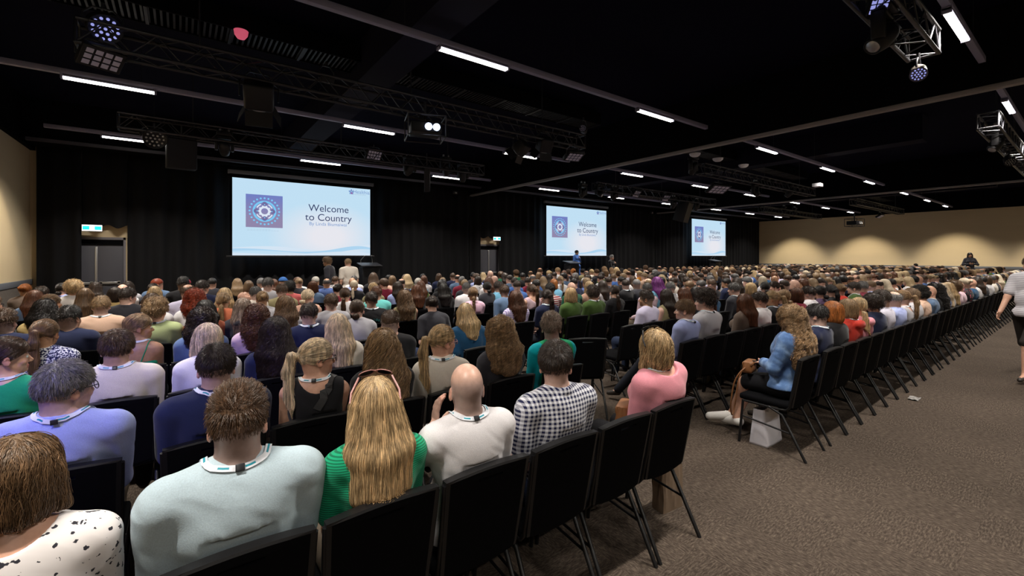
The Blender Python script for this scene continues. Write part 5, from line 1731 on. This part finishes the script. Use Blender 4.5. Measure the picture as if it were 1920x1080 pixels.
for r in range(NROW):
    xs = [(-2.35 + .47 * i + .13 * (r % 3)) for i in range(82)]
    tk = sorted(taken[r]); xs += [(a + b) / 2 for a, b in zip(tk[:-1], tk[1:]) if .74 < b - a < 1.2 and a > 6.5]
    for X in xs:
        if any(a < X < b for a, b in EMPTY.get(r, [])): continue
        if min([abs(X - t) for t in taken[r]] + [9]) < .37: continue
        if r == 0 and X > 24: continue
        zt = 1.235 + rnd.uniform(-.05, .06); Yh = row_y(r) + HEADY
        px, py = pix(X, Yh, zt)
        if px < -60 or px > 1945 or X > 29.8: continue
        if rnd.random() < .05 and r > 0: continue
        sex = 'f' if rnd.random() < .54 else 'm'
        people.append(dict(px=px, py=py, row=r, sex=sex, hair=rnd.choice(HS_F if sex == 'f' else HS_M), hc=rnd.choice(HCF if sex == 'f' else HCM), top=rnd.choice(TOPS),
                           slv=rnd.choice(['sr', 'sr', 'lr', 'kr', 'so'] if sex == 'f' else ['sr', 'sr', 'lc', 'sc', 'lr']), turn=None, ex={}, listed=False, X=X, zt=zt))
        taken[r].append(X)
for p in people:
    p['Y'] = row_y(p['row']); p['d'] = depth(p['X'], p['Y'] + HEADY)
people.sort(key=lambda p: (not (p['listed'] and p['d'] < 14), p['d']))
NIND = 298
solo, rest = people[:NIND], people[NIND:]

# lateral spread: the chairs of a row keep apart
EXTRA = {0: [1.93], 1: [5.56], 2: [3.55, 4.72], 3: [3.02]}
EXTRA = {r: [dict(X=x, ex={}, row=r) for x in v] for r, v in EXTRA.items()}
for r in range(NROW):
    rr = sorted([p for p in people if p['row'] == r] + [e for e in EXTRA.get(r, [])], key=lambda p: p['X'])
    for p in rr: p['cx'] = p['ex'].get('x', p['X']) if p['ex'].get('x') else p['X']
    for _ in range(60):
        for a, b in zip(rr[:-1], rr[1:]):
            g = b['cx'] - a['cx']
            if g < .4535: a['cx'] -= (.4535 - g) / 2; b['cx'] += (.4535 - g) / 2
    for i, p in enumerate([q for q in rr if 'px' in q]): p['ord'] = i + 1

HAIRW = dict(short='short %s hair', fade='cropped %s hair', crew='shaved %s hair', shaved='shaved %s hair', balding='thinning %s hair', messy='tousled %s hair', afro='bushy %s curls', bob='%s bob', long='long straight %s hair', wavy='long wavy %s hair',
             curly='long curly %s hair', pony='high %s ponytail', lowpony='low %s ponytail', braid='%s plait', bun='%s topknot', lowbun='low %s bun', cap='short %s hair')
def top_words(p):
    t = p['top']; s, n = p['slv']
    col = PN.get(t) or TN[t]
    if p['ex'].get('denimlady'): return 'blue denim jacket'
    if n == 'c': g = 'shirt' if t not in ('nvy', 'chr', 'slt') or s == 's' else 'jacket'
    elif n == 'h': g = 'hoodie'
    elif s == 'k': g = 'sleeveless top'
    elif s == 'v': g = 'strappy top'
    else: g = 'tee' if s == 's' else 'long-sleeved top'
    return col + ' ' + g
def label_of(p):
    if p['hair'] == 'bald': h = 'bald head'
    else: h = HAIRW[p['hair']] % HN[p['hc']]
    if p['ex'].get('hat'): h = p['ex']['hat'] + ' cap'
    t = 'person with %s in %s, %s from left, %s' % (h, top_words(p), ordinal(p['ord']), ROWN[p['row']])
    return t.replace('long-sleeved ', '').replace('long straight', 'long').replace('fine ', '').replace('pale ', '') if len(t.replace('-nearest', 'x').split()) > 15 else t

M_CAPS = {}
PROTO = {}
def spec_of(p, res):
    ex = p['ex']; s, n = p['slv']
    sp = dict(sex=p['sex'], hair=p['hair'], res=res, sleeve={'s': 'short', 'l': 'long', 'k': 'tank', 'v': 'strap'}[s], neck={'r': 'crew', 'c': 'collar', 'o': 'scoop', 'h': 'hood', 'w': 'wide'}[n])
    phi = TH + math.atan((p['px'] - CX) / CF)
    yaw = phi + math.radians(p['turn']) if p['turn'] is not None else (rnd.gauss(.28, .32) if p['X'] < 6 else rnd.gauss(-.22, .42))
    yaw = max(-1.4, min(1.42, yaw))
    p['rz'] = 0.0; hy = yaw; tw = yaw * (.16 if abs(yaw) < 1 else .24)
    sp['twist'] = tw if res == 'hi' else round(tw / .06) * .06
    if res == 'hi': sp['yaw'] = hy; sp['seed'] = int(p['px'])
    elif res == 'mid': sp['yaw'] = round(hy / .22) * .22; sp['seed'] = 1 + int(p['px']) % 3
    else: sp['yaw'] = round(hy / .45) * .45; sp['seed'] = 1
    if res != 'lo':
        for k in ('hlen', 'hwide', 'lean', 'heavy', 'roll', 'lump', 'bobl', 'hth', 'nape', 'loose', 'scalp', 'stubble', 'armL', 'armR', 'pitch', 'hback', 'broad', 'wrinkle', 'slength', 'curl', 'open'):
            if k in ex: sp[k] = ex[k]
        if ex.get('gl'): sp['glasses'] = ex['gl']
        if ex.get('eyes') or (res == 'hi'): sp['eyes'] = True
    else:
        if p['hair'] in ('long', 'wavy', 'curly', 'pony', 'braid', 'lowpony'): sp['hlen'] = .22
        if ex.get('lean'): sp['lean'] = .2
        if p['hair'] == 'curly' and ex.get('hlen', .3) < .2: sp['hlen'] = .16
    if res == 'mid' and p['hair'] != 'bald': sp['strands'] = 1300; sp['srad'] = .0017
    if res == 'hi':
        sp['strands'] = {'long': 5200, 'wavy': 5200, 'curly': 5200, 'pony': 3600, 'bob': 4200}.get(p['hair'], 4200)
        sp['srad'] = .0010 if p['d'] < 2.6 else .0012
    if ex.get('legsout'): sp['legs'] = {-1: ((-.085, .25, .556), (-.105, .68, .525), (-.17, 1.02, .12), (-.20, 1.16, .045)), 1: ((.09, .25, .552), (.11, .65, .535), (.11, .70, .10), (.13, .86, .035))}
    if ex.get('denimlady'):
        sp.update(skirt=True, armL=dict(w=(.05, .44, .76), pole=(1, -.5, -.8), pn=(.1, -.1, -1), curl=.35, d=(.15, 1, -.1)), armR=dict(w=(.02, .40, .73), pole=(1, -.4, -.9), pn=(0, -.2, 1), curl=.9, d=(-.5, .9, 0)),
                  legs={-1: ((-.09, .25, .552), (-.10, .60, .535), (-.02, .78, .16), (-.10, .99, .06)), 1: ((.09, .25, .552), (.06, .60, .53), (-.10, .70, .14), (-.03, .88, .045))}, barefoot=True, lean=.04, hem=.56, topname='denim_jacket')
        sp['axes'] = lambda xs, ys, zs: (xs, [(-.16, .34, .0072), (.34, .62, .0055), (.62, 1.06, .010)], [(-.01, .60, .012), (.60, 1.0, .0055), (1.0, 1.45, .0062)])
    elif ex.get('armL') == 'face' or ex.get('armR') == 'phone':
        sp['axes'] = lambda xs, ys, zs: ([(-.40, -.26, .010), (-.26, .26, .0062), (.26, .42, .010)], [(-.16, .44, .0062), (.44, .98, .014)], [(-.01, .60, .018), (.60, .80, .009), (.80, 1.45, .0058)])
    if ex.get('legsout'): sp['axes'] = lambda xs, ys, zs: (xs, ys[:-1] + [(.60, 1.26, .014)] if len(ys) > 2 else [ys[0], (.34, 1.26, .016)], zs)
    return sp
def person_at(p, res):
    sp = spec_of(p, res)
    if res == 'hi': D = build_person_data(sp)
    else:
        key = tuple(sorted((k, str(v)) for k, v in sp.items() if k != 'axes'))
        if key not in PROTO: PROTO[key] = build_person_data(sp)
        D = PROTO[key]
    ex = p['ex']; pr = random.Random(int(p['px'] * 7 + p['row']))
    sk = SKIN[ex.get('skin', pr.choice(['l', 'l', 'l', 'p', 'p', 'p', 't']))]
    pat = p['top'] if p['top'] in PN else None
    hcol = HC.get(p['hc'], (.03, .02, .015)); q = pr.uniform(.85, 1.15); hcol = tuple(c * q for c in hcol)
    tcol = TC.get(p['top'], (.6, .6, .6)); q = pr.uniform(.92, 1.05); tcol = tuple(c * q for c in tcol)
    leg = pr.choice([(.02, .022, .03), (.012, .012, .014), (.025, .035, .07), (.10, .08, .06)])
    if ex.get('denimlady'): leg = (.010, .010, .012)
    lan = bool(ex.get('lan')) or (not p['listed'] and res == 'mid' and pr.random() < .35)
    o = assemble(D, sp, sk, hcol, tcol, leg, pat, lan)
    s = 1.0
    if True:
        want = p['zt'] - .47; B = D['B']; have = B.h(0, 0, .172)[2] - .47
        s = max(.94, min(1.06, want / have))
    o.scale = (s, s, s)
    o.rotation_euler = (0, 0, -p['rz'])
    # head over the wanted column: place by the head, not by the chair
    hx, hy = B.pivot[0] * s, B.pivot[1] * s
    ca, sa = math.cos(-p['rz']), math.sin(-p['rz'])
    X = p['X']
    o.location = (p['cx'] + max(-.10, min(.10, X - hx - p['cx'])), p['Y'] + .004 + ex.get('dy', 0) * .0, .47 * (1 - s))
    tag(o, label_of(p), 'person', 'seated audience')
    if ex.get('hat'):
        hcname = ex['hat']; m_ = M_CAPS.get(hcname)
        if m_ is None: m_ = M_CAPS[hcname] = mat(hcname + '_cap', dict(red=(.35, .02, .05), blue=(.03, .14, .45))[hcname], .8)
        F = Field(*[axis_pts([(c - .16, c + .16, .012)]) for c in B.h(0, .02, .11)])
        F.prim(elli(B.h(0, .0, .088), v3(.089, .112, .098) * B.hs, .01, '', B.Rh))
        X_, Y_, Z_ = F.ax[0][:, None, None], F.ax[1][None, :, None], F.ax[2][None, None, :]
        F.clip((B.h(0, 0, .085)[2] - Z_ + 0 * X_ + 0 * Y_).astype(np.float32), .004)
        F.prim(elli(B.h(0, .13, .088), v3(.07, .07, .010), .01, '', B.Rh))
        V, Q = F.nets(); link('cap', mesh_np('cap', V, Q), o, m_)
    return o, D

# ---- individuals
HERO = {}
for p in solo:
    res = 'hi' if p['d'] < 3.75 or p['ex'].get('denimlady') or p['ex'].get('armR') == 'phone' or p['ex'].get('legsout') else ('mid' if p['d'] < 8.6 else 'lo')
    o, D = person_at(p, res); p['o'] = o; p['D'] = D
    for k in p['ex']:
        if k in ('watch', 'denimlady', 'backtext', 'bagstrap', 'legsout'): HERO[k] = (o, D, p)
    if p['px'] == 1245: HERO['pink'] = (o, D, p)

# ---- chairs
nch = 0
seats = []
for r in range(NROW):
    for p in people:
        if p['row'] == r: seats.append((p['d'], r, p['cx'], p))
    for e in EXTRA.get(r, []): seats.append((depth(e['cx'], row_y(r)), r, e['cx'], None))
byrow = {r: sorted([s for s in seats if s[1] == r], key=lambda s: s[2]) for r in range(NROW)}
REST_CH = []
seats.sort(key=lambda s: s[0])
for d, r, x, p in seats:
    full = (r <= 3 and d < 9.5) or (r == 0 and d < 13)
    n = [s[2] for s in byrow[r]].index(x) + 1
    if full or (d < 13.5) or (r == 0):
        lab = '%sblack banquet chair, %s from the left in the %s' % ('empty ' if p is None else '', ordinal(n), ROWN[r])
        rz = -.55 if (r == 2 and p is None and x < 4.2) else 0.0
        put_chair(x, row_y(r) - (.3 if rz else 0), rz, full, lab); nch += 1
    else: REST_CH.append((x, row_y(r)))
print('ROW0', [(round(p['X'],2), round(p['cx'],2), p['px']) for p in sorted([q for q in people if q['row']==0], key=lambda q:q['cx'])])
print('people', len(people), 'solo', len(solo), 'rest', len(rest), 'chairs', nch, 'rest chairs', len(REST_CH))

# ---- the far crowd: past three hundred people, one mass
RES['xlo'] = ([(-.36, .36, .032)], [(-.10, .40, .032), (.40, .9, .06)], [(.0, .70, .06), (.70, 1.4, .026)])
def far_crowd():
    import itertools
    protos = []
    for sex, hair, sl in (('m', 'short', 'short'), ('f', 'long', 'short'), ('m', 'messy', 'long'), ('f', 'bob', 'tank'), ('f', 'bun', 'short'), ('m', 'balding', 'long'), ('f', 'wavy', 'long'), ('f', 'lowpony', 'short')):
        for yaw in (0.0, .5):
            sp = dict(sex=sex, hair=hair, sleeve=sl, res='lo', yaw=yaw, hlen=.2); RES['lo'], keep = RES['xlo'], RES['lo']
            D = build_person_data(sp); RES['lo'] = keep
            parts = []
            for k in ('body', 'shirt', 'trousers', 'hair'):
                if k not in D: continue
                me = D[k]; V = np.empty(len(me.vertices) * 3, np.float32); me.vertices.foreach_get('co', V); V = V.reshape(-1, 3)
                Q = np.empty(len(me.loops), np.int32); me.loops.foreach_get('vertex_index', Q); Q = Q.reshape(-1, 4)
                parts.append((k, V, Q))
            protos.append((sex, parts))
    VV, QQ, CC, nb = [], [], [], 0
    for p in rest:
        c = [q for q in protos if q[0] == p['sex']]; sex, parts = rnd.choice(c)
        s = max(.95, min(1.05, (p['zt'] - .47) / .85)); a = rnd.uniform(-.1, .1)
        for k, V, Q in parts:
            W = V * s; W[:, 2] += .47 * (1 - s); x, y = W[:, 0].copy(), W[:, 1].copy()
            W[:, 0] = p['X'] + x * math.cos(a) - y * math.sin(a); W[:, 1] = p['Y'] + x * math.sin(a) + y * math.cos(a)
            col = {'body': SKIN[rnd.choice('llppt')], 'shirt': TC.get(p['top'], (.6, .58, .65)), 'trousers': (.02, .022, .03), 'hair': HC.get(p['hc'], (.05, .03, .02))}[k]
            VV.append(W); QQ.append(Q + nb); nb += len(W); CC.append(np.tile(np.array([*col, 1], np.float32), (len(W), 1)))
    me = mesh_np('far_audience', np.concatenate(VV), np.concatenate(QQ))
    a = me.attributes.new('tint', 'FLOAT_COLOR', 'POINT'); a.data.foreach_set('color', np.concatenate(CC).ravel())
    m = mat('far_audience', (.5, .5, .5), .75, spec=.2); t = NT(m); at_ = t.node('ShaderNodeAttribute', attribute_name='tint'); t.l(at_, 'Color', t.b, 'Base Color')
    o = link('crowd', me, None, m); tag(o, 'dense mass of seated listeners filling the far right rows toward the beige wall', 'crowd', None, 'stuff')
far_crowd()
mb = MB()
for x, y in REST_CH:
    mb.box((x - .21, y - .01, .44), (x + .21, y + .03, .87)); mb.box((x - .21, y + .10, .415), (x + .21, y + .5, .468))
    for sx in (-.2, .2): mb.box((x + sx - .012, y + .0, 0), (x + sx + .012, y + .024, .44)); mb.box((x + sx - .012, y + .48, 0), (x + sx + .012, y + .504, .42))
if REST_CH:
    o = mb.build('chair_rows', M_CFAB); tag(o, 'rows of black banquet chairs hidden under the far audience', 'chairs', None, 'stuff')
# ------------------------------------------------------------------ people on their feet
def standing(X, Y, rz, sp, sk, hcol, tcol, leg, label, pat=None, z=0.0, lan=False, group=None, height=1.0):
    sp = dict(dict(res='mid', stand=True, strands=1200, srad=.0016, armL='hang', armR='hang', eyes=True), **sp)
    D = build_person_data(sp); o = assemble(D, sp, SKIN[sk], HC[hcol], TC.get(tcol, (.5, .5, .5)), leg, pat, lan)
    o.location = (X, Y, z); o.rotation_euler = (0, 0, rz); o.scale = (height,) * 3; tag(o, label, 'person', group); return o, D
o, D = standing(ray_x(1080, 15.75), 15.75, PI, dict(sex='f', hair='short', sleeve='long', neck='collar', armL='mic', armR='hang', yaw=-.2, glasses='std'), 't', 'blk', 'blu', (.05, .14, .45), 'person in blue outfit speaking behind the lectern under the middle screen', z=.38, height=.95)
o, D = standing(ray_x(1145, 14.6), 14.6, PI + .3, dict(sex='m', hair='fade', sleeve='long', armL='mic', armR='lap', glasses='std'), 'l', 'gry', 'blk', (.01, .01, .012), 'person in black top standing with a microphone right of the middle screen', height=1.03)
B = D['B']; w = B.arms[-1][1]
MB().tube([(w[0], w[1] + .05, w[2] + .02), (w[0] + .02, w[1] + .06, w[2] + .16)], [.012, .014], 8).build('held_microphone', M_PLASTIC, o)
o, D = standing(ray_x(628, 12.6), 12.6, .9, dict(sex='m', hair='messy', sleeve='short', lean=.25), 't', 'lbr', 'chr', (.02, .02, .025), 'person in dark tee standing bent in front of the rows below the largest screen', height=.98)
o, D = standing(ray_x(657, 12.3), 12.3, .1, dict(sex='m', hair='short', sleeve='short', lean=.18, heavy=1.15, broad=1.15), 'l', 'dbl', 'crm', (.45, .42, .38), 'person with blond hair in cream tee standing below the largest screen', height=.96)
X, Z = at(1818, 487, 4.3)
o, D = standing(X, 4.3, PI * .6, dict(sex='f', hair='bob', sleeve='long', armL='phone', armR='phone'), 't', 'dbr', 'chr', (.02, .02, .02), 'person in dark top standing with raised hands before the beige wall', height=1.10)
# walker at the right end of the aisle
wl = {-1: ((-.09, .10, .92), (-.10, .40, .56), (-.09, .42, .14), (-.11, .60, .06)), 1: ((.09, .10, .92), (.09, -.02, .50), (.09, -.30, .16), (.11, -.15, .04))}
sp = dict(sex='m', hair='short', sleeve='short', legs=wl, trouser_len=.02, armL=dict(w=(.27, .02, .42), pole=(.2, -1, 0), pn=(-1, 0, 0), curl=.5), armR=dict(w=(.24, .42, .48), pole=(.2, -1, 0), pn=(-1, 0, 0), curl=.5), axes=lambda xs, ys, zs: ([(-.44, .44, .012)], [(-.5, .75, .0135)], zs))
o, D = standing(9.9, .62, 1.25, sp, 'l', 'brn', 'gry', (.03, .026, .024), 'person in grey striped tee and shorts walking along the carpeted side, cut by the frame', pat='greystripe')

# ------------------------------------------------------------------ things people wear, hold and carry
M_TAN = mat('tan_leather', (.21, .085, .03), .5); M_TANS = mat('tan_strap', (.42, .20, .14), .55)
M_STEELW = mat('watch_steel', (.55, .55, .56), .25, .9)
o, D, p = HERO['watch']
B = D['B']; sh, el, w, d, pn = B.arms[-1]; ax = (w - el) / np.linalg.norm(w - el); c = el + (w - el) * .86
M = look(ax); M.translation = Vector(c)
m = MB(); m.lathe([(.034, -.012), (.0375, -.011), (.0375, .011), (.034, .012)], M, 20); m.build('wristwatch', M_STEELW, o)
o, D, p = HERO['bagstrap']; T = D['B'].T
band_on(D, o, [T(.10, .30, .95), T(.11, .22, 1.04), T(.095, .13, 1.07), T(.055, .06, 1.0), T(.02, .05, .945)], .022, .0015, mat('bag_strap_grey', (.03, .03, .033), .6), 'bag_strap')
o, D, p = HERO['pink']; T = D['B'].T
def W(o, q): return Vector(o.location) + Matrix.Rotation(o.rotation_euler.z, 3, 'Z') @ (Vector(q) * o.scale[0])
# arc of turquoise letters on a black tee
o, D, p = HERO['backtext']; U = Field(*D['F'].ax); U.f = np.minimum(D['F'].f, D['FS'].f)
M_TEALINK = mat('turquoise_print', (.05, .42, .42), .7)
for i, ch in enumerate('XATOR'):
    a = (i - 2) * .22; q = project(U, v3(.17 * math.sin(a) - .01, .03, .80 + .17 * math.cos(a) - .01), .002, 8); n = U.grad(q[None], .012)[0]
    cu = bpy.data.curves.new('t', 'FONT'); cu.body = ch; cu.size = .042; cu.align_x = 'CENTER'; cu.align_y = 'CENTER'
    to = bpy.data.objects.new('t', cu); COL.objects.link(to); bpy.context.view_layer.update()
    me = bpy.data.meshes.new_from_object(to.evaluated_get(bpy.context.evaluated_depsgraph_get())); bpy.data.objects.remove(to)
    zax = Vector(n); xax = Vector((math.cos(a), 0, -math.sin(a))); xax = (xax - zax * xax.dot(zax)).normalized(); yax = zax.cross(xax)
    MM = Matrix([(*xax, 0), (*yax, 0), (*zax, 0), (0, 0, 0, 1)]).transposed(); MM.translation = Vector(q); me.transform(MM)
    me.materials.clear(); link('printed_letter', me, o, M_TEALINK)
# the woman in denim: sneakers, bags, phone
o, D, p = HERO['denimlady']; B = D['B']
M_SNK = mat('sneaker_white', (.72, .70, .68), .6); M_SOLE = mat('sneaker_sole', (.8, .8, .78), .5)
for s in (-1, 1):
    hp, kn, an, toe = B.legs[s]; F = Field(axis_pts([(-.3, .25, .008)]), axis_pts([(.5, 1.12, .008)]), axis_pts([(-.03, .24, .008)]))
    heel = an + v3(0, -.035, -.05); ddir = (toe - heel); ddir /= np.linalg.norm(ddir)
    F.prim(cone(an + v3(0, -.01, -.045), toe, .050, .040, .02)); F.prim(cone(heel, toe + ddir * .02, .040, .036, .02)); F.prim(elli(an + v3(0, 0, .01), v3(.037, .042, .03), .01), neg=True)
    V, Q = F.nets(); sn = link('sneaker', mesh_np('sneaker', V, Q), o, M_SNK)
    m = MB()
    for k in range(3):
        c = an + (toe - an) * (.30 + .16 * k) + v3(0, 0, .012 - .006 * k); m.tube([c + v3(-.028, 0, -.012), c + v3(0, .006, .004), c + v3(.028, 0, -.012)], .0035, 5)
    m.build('lace', M_SOLE, sn)
lady = o
def bag_mesh(w, d, h, top=.8, puff=.02, n=9, seed=1):
    """soft bag standing on its base"""
    r = random.Random(seed); V = []; F = []
    zs = [0, .02, h * .35, h * .7, h]
    N = 4 * n
    for z in zs:
        k = 1 - (1 - top) * z / h; pf = puff * math.sin(min(1, z / h + .1) * PI)
        for i in range(N):
            t = i / N * 4; e = int(t); f = t - e
            x, y = [(-1 + 2 * f, -1), (1, -1 + 2 * f), (1 - 2 * f, 1), (-1, 1 - 2 * f)][e]
            b = pf * (1 - (2 * f - 1) ** 2) + r.uniform(-.006, .006) * (z > .05)
            V.append((x * (w / 2) * (1 if e in (0, 2) else 1) + (b if e == 1 else -b if e == 3 else 0), y * d / 2 * k + (-b if e == 0 else b if e == 2 else 0), z))
    for j in range(len(zs) - 1):
        for i in range(N): F.append((j * N + i, j * N + (i + 1) % N, (j + 1) * N + (i + 1) % N, (j + 1) * N + i))
    F.append(tuple(range(N))[::-1]); return V, F
M_TOTE = mat('white_tote_fabric', (.66, .65, .72), .7)
V, F = bag_mesh(.32, .16, .34, .5, .012)
b = empty('tote_bag', (p['cx'], 1.95, .0), 0.0); link('bag', mesh_np('bag', V, F), b, M_TOTE)
for s in (-1, 1): MB().tube([(-.07, s * .05, .31), (-.06, s * .055, .375), (.06, s * .055, .375), (.07, s * .05, .31)], .006, 6).build('handle', M_TOTE, b)
tag(b, 'white tote bag standing on the carpet under the denim jacket wearer', 'bag')
hb = empty('handbag', W(lady, (-.10, .565, .655)), .2); V, F = bag_mesh(.21, .08, .10, .8, .015, seed=3)
link('bag', mesh_np('bag', V, F), hb, M_TAN)
MB().box((-.105, -.046, .055), (.105, .046, .105), bev=.02).build('flap', M_TAN, hb)
m = MB().tube(catmull([(-.10, .0, .06), (-.15, .05, .0), (-.16, .10, -.12), (-.15, .13, -.33), (-.10, .13, -.44), (-.04, .12, -.34), (.0, .10, -.12), (.03, .06, .01), (.10, .02, .06)], 6), .007, 6); m.build('shoulder_strap', M_TAN, hb)
tag(hb, 'tan leather handbag with long strap on the lap of the denim jacket wearer', 'bag')
sh, el, w, d, pn = B.arms[1]
ph = MB().box((-.036, -.075, -.004), (.036, .075, .004), bev=.003).build('phone', mat('phone_dark', (.02, .02, .025), .2)); q = w + d * .10 - v3(0, 0, -.025)
ph.location = W(lady, q); ph.rotation_euler = (0.1, .1, .6); tag(ph, 'dark phone held over the handbag by the denim jacket wearer', 'phone')
# white card held up in the nearest row
for pp in solo:
    if pp['ex'].get('armR') == 'phone':
        B2 = pp['D']['B']; w2 = B2.arms[1][2]; d2 = B2.arms[1][3]
        c = MB().box((-.04, -.003, -.07), (.04, .003, .07), bev=.002).build('white_card', M_WHITE); c.location = W(pp['o'], w2 + d2 * .12 + v3(.0, .02, .03)); c.rotation_euler = (.3, .3, .5); tag(c, 'white card held up by the listener in beige in the nearest row', 'card')
# bags by the woman in pink
pk, Dp, p = HERO['pink']
V, F = bag_mesh(.20, .10, .30, .95, .004, seed=5); b = link('paper_bag', mesh_np('paper_bag', V, F, False), None, mat('brown_paper', (.20, .14, .095), .8)); b.location = (2.765, 1.86, 0); b.rotation_euler = (0, 0, -.1); tag(b, 'brown paper bag standing on the carpet under the aisle chair with pink', 'bag')
b = empty('shoulder_bag', W(pk, (-.17, .36, .665)), .5); V, F = bag_mesh(.20, .08, .15, .8, .015, seed=8); link('bag', mesh_np('bag', V, F), b, M_TAN); MB().box((-.10, -.045, .09), (.10, .045, .155), bev=.018).build('flap', M_TAN, b)
tag(b, 'tan leather bag on the lap of the person in pink', 'bag')
# bottle and wrapper on the carpet
b = empty('water_bottle', (4.35, 4.35, 0)); MB().lathe([(.034, 0), (.037, .02), (.037, .17), (.02, .20), (.018, .215)], None, 16).build('bottle', mat('bottle_blue', (.02, .10, .45), .3), b); MB().lathe([(.02, .215), (.02, .24), (.012, .245)], None, 14).build('cap', M_PLASTIC, b)
tag(b, 'blue water bottle standing on the carpet between the chairs by the aisle', 'bottle')
r = random.Random(4); V = []; F = []
for j in range(5):
    for i in range(7): V.append(((i - 3) * .03, (j - 2) * .025, .006 + r.uniform(0, .018)))
for j in range(4):
    for i in range(6): a = j * 7 + i; F.append((a, a + 1, a + 8, a + 7))
b = link('plastic_wrapper', mesh_np('plastic_wrapper', V, F, False), None, mat('clear_wrapper', (.30, .29, .28), .15)); b.location = (7.3, 1.42, 0); tag(b, 'crumpled clear wrapper lying on the carpet beside the nearest row of chairs', 'wrapper')
# ------------------------------------------------------------------ light, camera, view
def spot(loc, tgt, energy, color, size=1.0, blend=.5, rad=.08):
    l = bpy.data.lights.new('wash_spot', 'SPOT'); l.energy = energy; l.color = color; l.spot_size = size; l.spot_blend = blend; l.shadow_soft_size = rad
    o = bpy.data.objects.new('wash_spot', l); COL.objects.link(o); o.location = loc
    o.rotation_euler = (Vector(tgt) - Vector(loc)).to_track_quat('-Z', 'Y').to_euler(); return o
# added spots without fixtures that brighten the two beige walls
for y in (1.1, 5.5, 10.0, 14.4): spot((WR - 3.1, y, 4.6), (WR, y, 0.2), 560, (1.0, .86, .62), 1.14, .65, .12)
for y in (9.5, 14.0): spot((WL + 1.7, y, 4.6), (WL, y, 0.0), 190, (1.0, .86, .64), 1.36, .35, .12)
# blue wash from the near truss on the left
spot((-3.0, .7, 4.3), (-.65, 3.5, 1.1), 620, (.09, .11, 1.0), .58, .7)
# faint even background colour of the world
w = bpy.data.worlds.new('hall'); S.world = w; w.use_nodes = True
w.node_tree.nodes['Background'].inputs[0].default_value = (.02, .02, .025, 1)
cam = bpy.data.cameras.new('camera'); co = bpy.data.objects.new('camera', cam); COL.objects.link(co)
co.location = (0, 0, EYE); co.rotation_euler = (PI / 2, 0, -TH)
cam.sensor_width = 36; cam.lens = CF * 36 / 1920; cam.shift_y = -60 / 1920; cam.clip_start = .05; cam.clip_end = 200
S.camera = co
S.view_settings.view_transform = 'Standard'; S.view_settings.look = 'None'; S.view_settings.exposure = 0.0; S.view_settings.gamma = 1.0
S.cycles.use_denoising = True; S.cycles.max_bounces = 5; S.cycles.diffuse_bounces = 3; S.cycles.glossy_bounces = 2; S.cycles.transmission_bounces = 4; S.cycles.transparent_max_bounces = 6
S.cycles.use_adaptive_sampling = True; S.cycles.adaptive_threshold = .03; S.cycles.sample_clamp_indirect = 3.0; S.cycles.caustics_reflective = False; S.cycles.caustics_refractive = False
try: S.cycles_curves.shape = 'RIBBONS'
except Exception: pass
